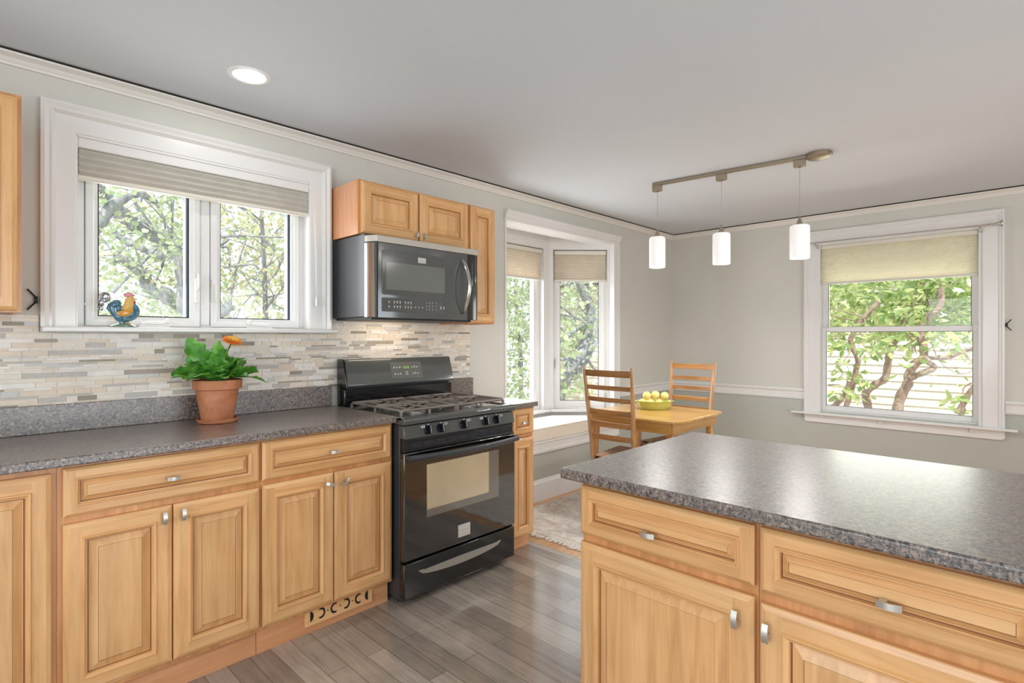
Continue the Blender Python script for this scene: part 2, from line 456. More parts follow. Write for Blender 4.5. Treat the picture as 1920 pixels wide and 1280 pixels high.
def mk_teal():
    t = NT('teal_glaze'); w = t.noise(t.coord((60, 60, 18)), 1.2, 4, .6, 1.5)
    t.pbr(t.ramp(w, [(.3, lin((34, 76, 96))), (.55, lin((70, 118, 138))), (.72, lin((120, 160, 174)))]), .14, 0, .7); return t.mat
M['teal'] = mk_teal()
def mk_rug():
    t = NT('faded_persian_rug'); mp = t.coord((1, 1, 1), False)
    v = t.noise(mp, 7, 4, .6, 2.5); w = t.noise(mp, 26, 4, .7, 1.5)
    c = t.ramp(v, [(.34, lin((196, 184, 170))), (.5, lin((214, 207, 198))), (.64, lin((224, 217, 208)))])
    d = t.ramp(w, [(.30, lin((186, 172, 160))), (.44, (1, 1, 1, 1)), (.7, (1, .98, .95, 1))])
    t.pbr(t.mix(.6, c, d, 'MULTIPLY'), .95, normal=t.bump(w, .3, .004), spec=.1); return t.mat
M['rug'] = mk_rug()
M['fringe'] = simple('cotton_fringe', (222, 214, 202), .9, var=.12, vscale=120)
def mk_rush():
    t = NT('woven_rush'); w = t.noise(t.coord((6, 90, 40)), 1.5, 4, .6, .6)
    t.pbr(t.ramp(w, [(.3, lin((92, 62, 44))), (.55, lin((140, 104, 76))), (.75, lin((182, 148, 114)))]), .8, normal=t.bump(w, .6, .004)); return t.mat
M['rush'] = mk_rush()
def mk_emit(name, rgb, strength, diffuse=True):
    t = NT(name)
    e = t.n('ShaderNodeEmission', {0: lin(rgb), 1: strength})
    if diffuse:
        d = t.n('ShaderNodeBsdfPrincipled', {'Base Color': lin((225, 222, 220)), 'Roughness': .25})
        a = t.n('ShaderNodeAddShader', {0: e, 1: d}); t.t.links.new(a.outputs[0], t.out.inputs[0])
    else: t.t.links.new(e.outputs[0], t.out.inputs[0])
    return t.mat
M['shade'] = mk_emit('lit_opal_glass', (255, 250, 248), .40)
M['lamp'] = mk_emit('lit_lamp_lens', (255, 252, 246), 3.2, False)
M['digits'] = mk_emit('green_digits', (160, 220, 90), 1.0, False)
M['ovenglass'] = simple('cream_oven_window', (196, 178, 146), .10, coat=.8, var=.10, vscale=5)
M['blackglass'] = simple('oven_door_black_glass', (10, 10, 12), .04, coat=1.0, spec=.9)
M['ovenborder'] = simple('smoked_window_border', (112, 106, 98), .08, coat=.8)
M['keyface'] = simple('console_keypad', (96, 96, 92), .2, coat=.4)
M['greyface'] = simple('range_face_reflection_grey', (76, 78, 76), .14, coat=.6)  # black face lightened, room reflections put into the base colour
M['mwdoor'] = simple('microwave_face_reflection_grey', (84, 86, 84), .12, coat=.6)  # base colour raised to carry reflected room light
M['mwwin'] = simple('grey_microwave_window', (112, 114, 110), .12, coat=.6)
M['concrete'] = simple('pale_paving', (214, 210, 204), .9, var=.06, vscale=3)
M['grass'] = simple('lawn', (150, 168, 110), .95, var=.2, vscale=12)
def mk_shingle():
    t = NT('cream_shingles'); mp = t.coord((1, 1, 1), False, (0, 0, 0))
    sw = t.n('ShaderNodeSeparateXYZ', {0: mp}); cb = t.n('ShaderNodeCombineXYZ')
    t.t.links.new(sw.outputs[1], cb.inputs[0]); t.t.links.new(sw.outputs[2], cb.inputs[1])
    br = t.n('ShaderNodeTexBrick', {'Vector': cb, 'Scale': 1, 'Mortar Size': .0025, 'Brick Width': .21, 'Row Height': .135, 'Color1': lin((226, 218, 200)), 'Color2': lin((214, 206, 188)), 'Mortar': lin((176, 160, 140))})
    t.pbr(br, .8, spec=.2); return t.mat
M['shingle'] = mk_shingle()
M['roof'] = simple('grey_roof', (120, 118, 116), .9)

# ------------------------------------------------------------------ room shell
CEIL = 2.376; YW = 2.82; XB = 5.37; YR = -3.0; XF = -2.2
def wall_grid(mk, a0, a1, z0, z1, holes):
    """mk(a0,a1,z0,z1) adds one cell; holes (a0,a1,z0,z1) are left open"""
    A = sorted({a0, a1, *[h[0] for h in holes], *[h[1] for h in holes]}); Z = sorted({z0, z1, *[h[2] for h in holes], *[h[3] for h in holes]})
    for p, q in zip(A, A[1:]):
        run = None
        for r, t in zip(Z, Z[1:]):
            hole = any(h[0] <= (p+q)/2 <= h[1] and h[2] <= (r+t)/2 <= h[3] for h in holes)
            if not hole: run = (run[0], t) if run else (r, t)
            if (hole or t == Z[-1]) and run: mk(p, q, *run); run = None
def struct(name, mb, mats, label, cat, **k):
    return tag(mb.build(name, mats, **k), label, cat, None, 'structure')

m = MB().box(XF, 2.542, YR, YW + .1, -.06, 0); struct('floor', m, M['floor'], 'grey brown wooden plank kitchen floor', 'floor')
m = MB().box(2.542, XB + .1, YR, YW + .1, -.06, 0); struct('floor.001', m, M['oak'], 'honey oak floor strip of the dining end', 'floor')
m = MB().box(XF - .7, XB + .5, YR - .7, YW + .55, CEIL, CEIL + .12); struct('ceiling', m, M['ceiling'], 'flat pale grey ceiling', 'ceiling')

WL, WR_, WB, WT = .349, 1.335, 1.334, 2.112          # kitchen window opening
m = MB(); wall_grid(lambda a, b, c, d: m.box(a, b, YW, YW + .16, c, d), XF, XB + .16, 0, CEIL,
                    [(WL, WR_, WB, WT), (2.84, 4.25, .455, 2.15)])
struct('wall_left', m, M['wall'], 'greige kitchen wall with the wide window and the bay', 'wall')
DW = (.300, 1.408, .63, 2.118)
m = MB(); wall_grid(lambda a, b, c, d: m.box(XB, XB + .16, a, b, c, d), YR, YW, 0, CEIL, [DW])
struct('wall_back', m, M['wall'], 'two tone greige dining wall at the far end', 'wall')
m = MB(); wall_grid(lambda a, b, c, d: m.box(a, b, YR - .14, YR, c, d), XF, XB + .16, 0, CEIL, [(-.2, 3.4, .05, 2.1)])
struct('wall_right', m, M['wall'], 'wall opposite the range with a wide opening added for fill light', 'wall')
m = MB(); wall_grid(lambda a, b, c, d: m.box(XF - .14, XF, a, b, c, d), YR, YW, 0, CEIL, [(-1.4, 1.6, .5, 2.1)])
struct('wall_front', m, M['wall'], 'wall behind the camera with a wide opening added for fill light', 'wall')

# crown moulding, with a dark strip painting the shaded gap under the ceiling
prof = [(0, 2.326), (.012, 2.326), (.014, 2.334), (.020, 2.340), (.026, 2.350), (.040, 2.357), (.048, 2.360), (.050, 2.3665), (0, 2.3665)]
m = MB(); m.sweep([(a, b - 0) for a, b in prof], (XF, YW, 0), (XB, YW, 0), (0, -1, 0), m1=-1)
t1 = struct('trim_1', m, M['crown'], 'white crown moulding above the kitchen window', 'crown moulding', smooth=25)
MB().box(XF, XB - .0492, YW - .0492, YW - .001, 2.3668, 2.3757).build('gap_shade_strip', M['gap'], t1)
m = MB(); m.sweep(prof, (XB, YW, 0), (XB, YR, 0), (-1, 0, 0), m0=1)
t2 = struct('trim_2', m, M['crown'], 'white crown moulding on the far dining wall', 'crown moulding', smooth=25)
MB().box(XB - .0492, XB - .001, YR, YW - .0492, 2.3668, 2.3757).build('gap_shade_strip', M['gap'], t2)

# chair rail
cr = [(0, .728), (.012, .728), (.014, .745), (.010, .752), (.012, .790), (.022, .800), (.026, .812), (.022, .822), (0, .822)]
m = MB(); m.sweep(cr, (4.36, YW, 0), (XB, YW, 0), (0, -1, 0), m1=-1)
struct('trim_3', m, M['white'], 'white chair rail beside the bay', 'chair rail', smooth=25)
m = MB(); m.sweep(cr, (XB, YW, 0), (XB, 1.516, 0), (-1, 0, 0), m0=1)
struct('trim_4', m, M['white'], 'white chair rail left of the dining window', 'chair rail', smooth=25)
m = MB(); m.sweep(cr, (XB, .170, 0), (XB, YR, 0), (-1, 0, 0))
struct('trim_5', m, M['white'], 'white chair rail right of the dining window', 'chair rail', smooth=25)
# baseboards
bb = [(0, 0), (.018, 0), (.018, .140), (.012, .150), (.010, .160), (0, .168)]
m = MB(); m.sweep(bb, (2.505, YW, 0), (XB, YW, 0), (0, -1, 0), m1=-1)
struct('baseboard_left', m, M['white'], 'tall white baseboard under the window seat', 'baseboard', smooth=25)
m = MB(); m.sweep(bb, (XB, YW, 0), (XB, YR, 0), (-1, 0, 0), m0=1)
struct('baseboard_back', m, M['white'], 'tall white baseboard along the far dining wall', 'baseboard', smooth=25)

def casing(mb, f, a0, a1, zb, zt, prof):
    """U shaped mitred casing; f(a, z, out) -> point"""
    rows = [[f(a0+i, zb, o), f(a0+i, zt-i, o), f(a1-i, zt-i, o), f(a1-i, zb, o)] for i, o in prof]
    V = [[mb.bm.verts.new(p) for p in r] for r in rows]
    for a, b in zip(V, V[1:]):
        for k in range(3): mb._f([a[k], a[k+1], b[k+1], b[k]])
    return mb
def rect_frame(mb, f, a0, a1, z0, z1, prof):
    rows = [[f(a0+i, z0+i, o), f(a1-i, z0+i, o), f(a1-i, z1-i, o), f(a0+i, z1-i, o)] for i, o in prof]
    V = [[mb.bm.verts.new(p) for p in r] for r in rows]
    for a, b in zip(V, V[1:]):
        for k in range(4): mb._f([a[k], a[(k+1) % 4], b[(k+1) % 4], b[k]])
    return mb

# ---- kitchen window
fL = lambda a, z, o: Vector((a, YW - o, z))
w1 = empty('window_1', (.84, YW, 1.334), 0, 'wide white double casement window above the kitchen counter', 'window', None, 'structure')
def part(mb, name, mats, root, **k):
    """parts are written in world coordinates; shift them under their root"""
    Mw_ = Matrix.Identity(4); q = root
    while q: Mw_ = q.matrix_basis @ Mw_; q = q.parent
    Mi = Mw_.inverted()
    mb.bm.transform(Mi)
    return mb.build(name, mats, root, **k)
cprof = [(0, 0), (0, .036), (.012, .040), (.020, .034), (.026, .030), (.034, .034), (.042, .024), (.046, .018), (.109, .016), (.112, .012), (.112, 0)]
m = casing(MB(), fL, .236, 1.447, 1.331, 2.228, cprof); part(m, 'casing', M['white'], w1, smooth=25)
m = MB().box(.236, 1.468, 2.745, YW + .085, 1.309, 1.331); part(m, 'sill', M['white'], w1, bevel=.006)
m = MB()                                                     # jamb liner
m.box(WL - .012, WL + .004, YW - .012, 2.93, 1.331, WT); m.box(WR_ - .004, WR_ + .012, YW - .012, 2.93, 1.331, WT); m.box(WL, WR_, YW - .012, 2.93, WT - .004, WT + .012)
part(m, 'jamb', M['white'], w1)
m = MB(); y0, y1 = 2.888, 2.96
m.box(WL, .385, y0, y1, 1.331, WT); m.box(1.311, WR_, y0, y1, 1.331, WT); m.box(.826, .868, y0, y1, 1.345, 2.06)
m.box(.385, 1.311, y0, y1, 1.331, 1.345); m.box(.385, 1.311, y0, y1, 2.06, WT)
part(m, 'window_frame', M['vinyl'], w1, bevel=.003)
for a0, a1, g0, g1 in ((.387, .824, .432, .777), (.870, 1.309, .916, 1.264)):
    sroot = part(rect_frame(MB(), fL, a0, a1, 1.335, 2.058, [(0, -.14), (0, -.062), (.004, -.058), (.026, -.058), (.030, -.063), (g0 - a0 - .002, -.068), (g0 - a0 - .001, -.075)]), 'sash', M['vinyl'], w1, smooth=25)
    for nm, mt, pr in (('gasket', M['gasket'], [(g0 - a0 - .003, -.069), (g0 - a0 - .003, -.078), (g0 - a0 + .004, -.078)]),):
        mm = rect_frame(MB(), fL, a0, a1, 1.335, 2.058, pr); part(mm, nm, mt, sroot, smooth=0)
    mm = MB().mat(0); mm._f([mm.bm.verts.new(p) for p in ((g0 - .01, 2.905, 1.37), (g1 + .01, 2.905, 1.37), (g1 + .01, 2.905, 2.03), (g0 - .01, 2.905, 2.03))])
    part(mm, 'pane', M['glass'], sroot)
    # exterior spacer seen edge-on at the right side of the glass
    mm = MB().box(g1 - .008, g1 + .004, 2.908, 2.950, 1.37, 2.03); part(mm, 'spacer', M['spacer'], sroot)
for lx, lz, up in ((.808, 1.515, 1), (.880, 1.52, 0)):       # lock levers
    mm = MB().box(lx - .010, lx + .010, 2.858, 2.885, lz - .062, lz + .05)
    mm.tube([(lx, 2.872, lz - .01), (lx, 2.850, lz + .01), (lx, 2.846, lz + .05), (lx, 2.852, lz + .075)] if up else [(lx, 2.872, lz + .03), (lx, 2.850, lz + .02), (lx, 2.846, lz - .03), (lx, 2.852, lz - .065)], [.008, .009, .010, .007], 10, .6)
    part(mm, 'lock_lever', M['hardware'], w1, bevel=.003)
for lx, s in ((.63, 1), (1.09, -1)):                          # folding cranks
    mm = MB().box(lx - .06, lx + .06, 2.845, 2.887, 1.332, 1.343); mm.tube([(lx - .05*s, 2.86, 1.348), (lx, 2.858, 1.352), (lx + .045*s, 2.857, 1.354)], [.006, .009, .007], 10, .7)
    mm.ell((lx + .052*s, 2.855, 1.362), .012, .010, .012)
    part(mm, 'crank', M['hardware'], w1)
for lx in (.400, .842, 1.296):
    mm = MB().box(lx - .016, lx + .016, 2.884, 2.889, 1.425, 1.434); part(mm, 'latch_tab', M['hardware'], w1)

# ---- bay: head, seat, mullions and three windows
bay = MB()
def poly_slab(mb, pts, z0, z1):
    return mb.prism(pts, lambda u, v, k: Vector((u, v, z1 if k else z0)))
BP = [(2.84, YW + .002), (2.84, 2.85), (3.0, 3.25), (3.85, 3.25), (4.25, 2.85), (4.25, YW + .002)]
BO = [(2.70, 2.98), (2.86, 3.42), (3.99, 3.42), (4.43, 2.98)]
m = MB(); poly_slab(m, [(2.66, 2.985), (2.86, 3.46), (4.0, 3.46), (4.47, 2.985)], 2.205, 2.33); m.box(2.84, 4.25, YW + .02, 2.985, 2.149, 2.2)
struct('bay_ceiling', m, M['white'], 'white board ceiling inside the bay window', 'bay ceiling')
m = MB(); poly_slab(m, [(2.84, YW + .16), (2.84, 2.85), (2.98, 3.30), (3.87, 3.30), (4.25, 2.86), (4.25, YW + .16)], .20, .455); m.box(2.84, 4.25, YW + .012, YW + .16, .44, .455)
struct('window_seat', m, M['white'], 'white built in bench under the bay windows', 'window seat')
def bay_window(name, p0, p1, o0, o1, g0, g1, label):
    p0 = Vector((*p0, 0)); p1 = Vector((*p1, 0)); L = (p1 - p0).length; rz = math.atan2(p1.y - p0.y, p1.x - p0.x)
    r = empty(name, p0, rz, label, 'window', None, 'structure')
    m = MB()
    wall_grid(lambda a, b, c, d: m.box(a, b, 0, .07, c, d), -.01, L + .01, .44, 2.215, [(o0, o1, .625, 2.098)])
    m.box(-.0, L, -.010, 0, 2.185, 2.205)
    m.build('mullion_board', M['white'], r)
    m = MB().box(0, L, -.035, .03, .598, .622); m.build('sill', M['white'], r, bevel=.004)
    f = lambda a, z, o: Vector((a, -o, z))
    m = rect_frame(MB(), f, o0 - .001, o1 + .001, .624, 2.099, [(0, .002), (0, -.05), (.016, -.05), (.018, -.046), (g0 - o0 - .030, -.046), (g0 - o0 - .026, -.052), (g0 - o0, -.056), (g0 - o0, -.10)])
    m.build('sash', M['vinyl'], r, smooth=25)
    m = rect_frame(MB(), f, o0, o1, .625, 2.098, [(g0 - o0 - .002, -.058), (g0 - o0 - .002, -.072), (g0 - o0 + .004, -.072)])
    m.build('gasket', M['gasket'], r, smooth=0)
    m = MB(); e = g0 - o0; m._f([m.bm.verts.new(p) for p in ((o0 + e - .005, .075, .625 + e - .005), (o1 - e + .005, .075, .625 + e - .005), (o1 - e + .005, .075, 2.098 - e), (o0 + e - .005, .075, 2.098 - e))])
    m.build('pane', M['glass'], r)
    c = (o0 + o1) / 2
    m = MB().box(c - .02, c + .10, .012, .045, .625, .640); m.tube([(c + .0, .03, .645), (c + .09, .028, .652)], [.006, .010], 8); m.build('crank', M['hardware'], r)
    m = MB().box(o0 + .022, o0 + .036, .030, .046, 1.0, 1.09); m.tube([(o0 + .029, .03, 1.08), (o0 + .029, .012, 1.07), (o0 + .029, .010, 1.0)], .006, 8); m.build('lock_lever', M['hardware'], r)
    return r
w2 = bay_window('window_2', (3.0, 3.25), (3.85, 3.25), .06, .765, .135, .69, 'bay window straight ahead, middle one of the three')
w3 = bay_window('window_3', (3.85, 3.25), (4.25, 2.85), .036, .536, .104, .468, 'angled bay window behind the near chair')
w4 = bay_window('window_4', (2.84, 2.85), (3.0, 3.25), .06, .37, .12, .31, 'narrow angled bay window hidden behind the wall edge')
m = MB()                                                     # casing of the bay opening
m.sweep([(0, 2.150), (.016, 2.150), (.018, 2.166), (.026, 2.172), (.028, 2.190), (.040, 2.204), (.046, 2.214), (.046, 2.222), (0, 2.222)], (2.815, YW, 0), (4.335, YW, 0), (0, -1, 0))
m.box(4.245, 4.325, YW - .018, YW, .822, 2.15); m.box(4.312, 4.330, YW - .026, YW, .60, 2.15)
m.box(2.826, 2.845, YW - .006, YW + .16, .455, 2.15); m.box(4.243, 4.2449, YW - .017, YW + .03, .476, 2.149); m.box(4.246, 4.325, YW - .0175, YW, .475, .822)
struct('trim_6', m, M['white'], 'white casing and head moulding around the bay opening', 'casing', smooth=25)
m = MB()                                                     # face trim below the seat cushion
m.sweep([(0, .372), (.010, .372), (.012, .392), (.006, .398), (.008, .446), (.016, .452), (.018, .470), (-.14, .470), (-.14, .456), (0, .456)], (2.52, YW, 0), (4.34, YW, 0), (0, -1, 0))
struct('trim_7', m, M['white'], 'white moulded edge under the window seat cushion', 'trim', smooth=25)
m = MB(); poly_slab(m, [(2.875, YW - .018), (2.86, 2.86), (3.04, 3.195), (3.82, 3.195), (4.215, 2.80), (4.215, YW - .018)], .472, .572)
cu = m.build('seat_cushion', M['cushion_top'], None, bevel=.014, seg=3)
tag(cu, 'cream bench cushion filling the bay window seat', 'cushion')
cu.data.materials.append(M['cushion'])
for p in cu.data.polygons:
    if abs(p.normal.z) < .5: p.material_index = 1
m = MB(); pts = [(2.88, YW - .016, .567), (4.21, YW - .016, .567)]; m.tube(pts, .0045, 8); m.tube([(2.88, YW - .014, .478), (4.21, YW - .014, .478)], .0045, 8)
m.build('piping', M['steel'] if False else M['cushion'], cu)

# ---- dining window (double hung)
fB = lambda a, z, o: Vector((XB - o, a, z))
w5 = empty('window_5', (XB, .854, .62), 0, 'white double hung window on the far dining wall', 'window', None, 'structure')
m = casing(MB(), fB, .172, 1.513, .622, 2.227, [(0, 0), (0, .030), (.014, .032), (.020, .026), (.030, .028), (.036, .020), (.110, .016), (.122, .018), (.128, .012), (.128, 0)]); part(m, 'casing', M['white'], w5, smooth=25)
m = MB().box(XB - .075, XB + .09, .100, 1.610, .604, .622); part(m, 'sill', M['white'], w5, bevel=.005)
m = MB().prism([(.19, .532), (1.50, .532), (1.513, .545), (1.513, .604), (.172, .604), (.172, .545)], lambda u, v, k: Vector((XB - .018 * k, u, v)))
for yy in (.34, .92, 1.36): m.box(XB - .030, XB - .017, yy, yy + .03, .570, .603)
part(m, 'apron', M['white'], w5, bevel=.002)
m = MB(); m.box(XB - .005, XB + .12, DW[0] - .01, DW[0] + .02, .622, DW[3]); m.box(XB - .005, XB + .12, DW[1] - .02, DW[1] + .01, .622, DW[3]); m.box(XB - .005, XB + .12, DW[0], DW[1], DW[3] - .014, DW[3] + .01)
m.box(XB + .02, XB + .13, DW[0], DW[1], .622, .640)
part(m, 'jamb', M['vinyl'], w5, bevel=.002)
def sash(nm, x, a0, a1, z0, z1, g, gb, gt):
    s = MB(); f = lambda a, z, o: Vector((x - o, a, z))
    s.box(x, x + .03, a0, a0 + g, z0, z1); s.box(x, x + .03, a1 - g, a1, z0, z1); s.box(x, x + .03, a0 + g, a1 - g, z0, z0 + gb); s.box(x, x + .03, a0 + g, a1 - g, z1 - gt, z1)
    r = part(s, nm, M['vinyl'], w5, bevel=.003)
    p = MB(); p._f([p.bm.verts.new(q) for q in ((x + .015, a0 + g, z0 + gb), (x + .015, a1 - g, z0 + gb), (x + .015, a1 - g, z1 - gt), (x + .015, a0 + g, z1 - gt))]); part(p, 'pane', M['glass'], r)
    e = MB(); rect_frame(e, f, a0 + g - .001, a1 - g + .001, z0 + gb - .001, z1 - gt + .001, [(0, .0005), (.003, .0005), (.003, -.012)]); part(e, 'gasket', M['gasket'], r, smooth=0)
sash('sash', XB + .045, .320, 1.388, .640, 1.378, .036, .044, .044)
sash('sash', XB + .080, .320, 1.388, 1.338, 2.10, .046, .040, .05)
m = MB().box(XB + .03, XB + .075, .322, .352, 1.34, 1.382); part(m, 'sash_latch', M['hardware'], w5, bevel=.002)

# unseen door and window frames, added as openings for the fill lamps
m = MB()
for a in (-.2, .96, 2.16, 3.32): m.box(a, a + .08, YR - .10, YR - .04, .05, 2.1)
m.box(-.2, 3.4, YR - .10, YR - .04, .05, .15); m.box(-.2, 3.4, YR - .10, YR - .04, 2.02, 2.1)
struct('door_1', m, M['white'], 'unseen white framed patio door added for fill light opposite the range', 'patio door')
m = MB()
for a in (-1.4, .06, 1.52): m.box(XF - .10, XF - .04, a, a + .08, .5, 2.1)
m.box(XF - .10, XF - .04, -1.4, 1.6, .5, .58); m.box(XF - .10, XF - .04, -1.4, 1.6, 2.02, 2.1)
struct('window_6', m, M['white'], 'unseen white window added for fill light behind the camera', 'window')

# ------------------------------------------------------------------ kitchen cabinets
def front(name, x0, x1, z0, z1, parent, yf, drawer=False, rev=1.0, rw=None):
    """raised-panel door or drawer front, face at local y=yf looking along -y"""
    w, h = x1 - x0, z1 - z0; m = MB()
    s = (.80 if drawer else 1.0); fr = rw or (.031 if drawer else .047); ch = .009 if drawer else .014
    R = [(0, .020), (0, .0062), (.002, .0042), (ch, .0)]
    R += [(fr, 0), (fr + .001, -.0025), (fr + .003*s, -.0055), (fr + .006*s, -.0055), (fr + .012*s, .0005), (fr + .0145*s, .001), (fr + .0155*s, .0105), (fr + .019*s, .0105), (fr + .021*s, .0105), (fr + (.043 if not drawer else .036)*s, .0010), (fr + (.0442 if not drawer else .0372)*s, .0022)]
    def ring(i, d): return [Vector((x0+i, yf+d, z0+i)), Vector((x1-i, yf+d, z0+i)), Vector((x1-i, yf+d, z1-i)), Vector((x0+i, yf+d, z1-i))]
    V = [[m.bm.verts.new(p) for p in ring(i, d)] for i, d in R]
    for k, (a, b) in enumerate(zip(V, V[1:])):
        if k == 3:                                             # flat frame: butt-jointed rails between full-height stiles
            i0, i1 = R[3][0], R[4][0]
            P = lambda x, z: m.bm.verts.new(Vector((x, yf, z)))
            for sx in (0, 1):
                xa, xb = (x0+i0, x0+i1) if sx == 0 else (x1-i1, x1-i0)
                m.m = 1 if False else 0
                m._f([P(xa, z0+i0), P(xb, z0+i0), P(xb, z1-i0), P(xa, z1-i0)])
            for sz in (0, 1):
                za, zb = (z0+i0, z0+i1) if sz == 0 else (z1-i1, z1-i0)
                m.m = 1; m._f([P(x0+i1, za), P(x1-i1, za), P(x1-i1, zb), P(x0+i1, zb)])
            continue
        for q in range(4):
            m.m = 1 if q in (0, 2) else 0
            if k in (10, 13): m.m = 3
            if k in (11, 12): m.m = 2
            m._f([a[q], a[(q+1) % 4], b[(q+1) % 4], b[q]])
    m.m = 2; m._f(V[-1]); m.m = 0; m._f(list(reversed(V[0])))
    mats = [M['maple_v'], M['maple_h'], M['maple_h'] if drawer else M['maple_v'], M['glaze']]
    return m.build(name, mats, parent, smooth=20, fix=False)

def pull(parent, x, z, yf, ang=0.0, L=.042, wd=.013):
    """small curved nickel bar on a post; ang=0 horizontal, PI/2 upright"""
    m = MB(); n = 8; th = .0028
    R = Matrix.Rotation(-ang, 4, 'Y'); T = Matrix.Translation((x, yf, z)) @ R
    a = []; b = []
    for i in range(n + 1):
        u = -L/2 + L*i/n; y = -.022 - .006*math.cos(PI*(i/n - .5)) + .003
        a.append((u, y)); b.append((u, y + th))
    poly = a + b[::-1]
    m.prism(poly, lambda u, v, k: T @ Vector((u, v, -wd/2 + wd*k)))
    m.prism([(-L*.42, -.020), (-L*.15, -.021), (-.004, -.004), (-.004, 0), (-L*.42, 0)], lambda u, v, k: T @ Vector((u, v, -wd*.32 + wd*.64*k)))
    return m.build('handle', M['nickel'], parent, smooth=30)

def cab_box(root, x0, x1, yb, yf, z0, z1, rail=.020, kick=None, open_top=True):
    """carcass sides plus face frame in front; local coordinates"""
    m = MB(); m.box(x0, x0 + .016, yf, yb, z0, z1); m.box(x1 - .016, x1, yf, yb, z0, z1); m.box(x0 + .016, x1 - .016, yf, yb, z0, z0 + .016); m.box(x0 + .016, x1 - .016, yb - .008, yb, z0 + .016, z1)
    m.box(x0 + .016, x1 - .016, yf + .001, yb, z1 - .016, z1)
    m.build('carcass', M['side_wood'], root, smooth=0)

def base_cabinet(name, x0, x1, yf, label, doors, drawers, pulls, loc=(0, 0), rz=0, kick=True, yb=None, top=.879, depth=.56, frame_x=None, kick_y=.055):
    r = empty(name, (loc[0], loc[1], 0), rz, label, 'cabinet', None)
    yframe = yf + .0205; yb = yframe + depth
    cab_box(r, x0 + .001, x1 - .001, yb, yframe + .018, .108, top)
    m = MB(); zs = [.108, .124]                                # face frame
    m.box(x0 + .0005, x0 + .022, yframe, yframe + .018, .108, top); m.box(x1 - .022, x1 - .0005, yframe, yframe + .018, .108, top)
    m.box(x0 + .022, x1 - .022, yframe, yframe + .018, .108, .135); m.box(x0 + .022, x1 - .022, yframe, yframe + .018, top - .03, top)
    if drawers: m.box(x0 + .022, x1 - .022, yframe, yframe + .018, .680, .722)
    if len(doors) == 2: m.box((doors[0][1] + doors[1][0])/2 - .02, (doors[0][1] + doors[1][0])/2 + .02, yframe, yframe + .018, .135, .680)
    m.build('face_frame', M['frame_wood'], r, smooth=0)
    if kick: MB().box(x0 + .001, x1 - .001, yf + kick_y, yf + kick_y + .016, 0, .108).build('toe_kick', M['kick_wood'], r, smooth=0)
    for i, d in enumerate(drawers):
        o = front('drawer', *d[:4], r, yf, True); pull(o, d[4], d[5], yf, 0)
    for i, d in enumerate(doors):
        o = front('door', *d[:4], r, yf)
        if len(d) > 4: pull(o, d[4], d[5], yf, d[6])
    return r
YF = 2.225
base_cabinet('base_cabinet', -.30, .229, YF, 'honey maple base cabinet with one full height door at the left end', [(-.27, .215, .128, .858)], [], [])
base_cabinet('base_cabinet', .229, .856, YF, 'honey maple base cabinet with straight upright knobs under the rooster window', [(.243, .546, .128, .688, .520, .650, PI/2), (.551, .850, .128, .688, .579, .650, PI/2)], [(.243, .850, .712, .868, .548, .786)], [])
base_cabinet('base_cabinet', .856, 1.478, YF, 'honey maple base cabinet with two crooked knobs, beside the range', [(.862, 1.167, .124, .693, 1.142, .649, -.35), (1.172, 1.468, .124, .693, 1.216, .646, .82)], [(.862, 1.464, .712, .868, 1.166, .787)], [])
base_cabinet('base_cabinet', 2.262, 2.498, YF, 'narrow maple base cabinet right of the black range', [(2.298, 2.490, .09, .678)], [(2.298, 2.490, .704, .862, 2.394, .775)], [], top=.864)

# toe-kick register with scroll cut-outs
rg = empty('floor_register', (1.055, 2.274, .036), 0, 'wooden vent register with black scroll holes in the toe kick', 'vent')
m = MB().box(0, .328, -.010, .0055, 0, .072); m.build('face_plate', M['maple_h'], rg, bevel=.002)
def scroll(cx, s):
    m = MB(); pts = []
    for i in range(13):
        a = math.radians(-115 + 230 * i / 12); pts.append((a, .022 if 3 < i < 9 else .0235))
    outer = [(cx + s*.020*math.cos(a), .040 + .024*math.sin(a)) for a, _ in pts]
    inner = [(cx + s*(-.004 + .016*math.cos(a)), .040 + .0155*math.sin(a)) for a, _ in reversed(pts)]
    m.prism(outer + inner, lambda u, v, k: Vector((u, -.0106 + .003*k, v)))
    return m
bl = MB()
for cx, s in ((.072, 1), (.136, -1), (.192, 1), (.256, -1)):
    mm = scroll(cx, s); tmp = bpy.data.meshes.new('t'); mm.bm.to_mesh(tmp); bl.bm.from_mesh(tmp); mm.bm.free(); bpy.data.meshes.remove(tmp)
for cx, s in ((.022, 1), (.304, -1)):
    bl.prism([(cx, .016), (cx + s*.012, .024), (cx + s*.017, .040), (cx + s*.012, .056), (cx, .064)], lambda u, v, k: Vector((u, -.0106 + .003*k, v)))
for cx in (.104, .164, .224):
    bl.prism([(cx + .0035*math.cos(2*PI*i/10), .040 + .0035*math.sin(2*PI*i/10)) for i in range(10)], lambda u, v, k: Vector((u, -.0106 + .003*k, v)))
bl.build('scroll_cutouts', M['blackmatte'], rg, smooth=0)

# countertops, with their upstands
m = MB(); m.box(-.30, 1.478, 2.200, YW - .002, .880, .910)
c1 = tag(m.build('countertop', M['granite'], None, bevel=.005, seg=3), 'long speckled grey laminate countertop under the kitchen window', 'countertop')
m = MB(); m.box(-.30, 1.456, YW - .022, YW - .002, .9105, 1.022); m.build('upstand', M['granite'], c1, bevel=.002)
m = MB(); m.box(2.252, 2.500, 2.200, YW - .002, .866, .896)
c2 = tag(m.build('countertop', M['granite'], None, bevel=.004, seg=3), 'short speckled laminate countertop right of the range', 'countertop')
m = MB(); m.box(2.285, 2.500, YW - .022, YW - .002, .8965, 1.010); m.build('upstand', M['granite'], c2, bevel=.002)

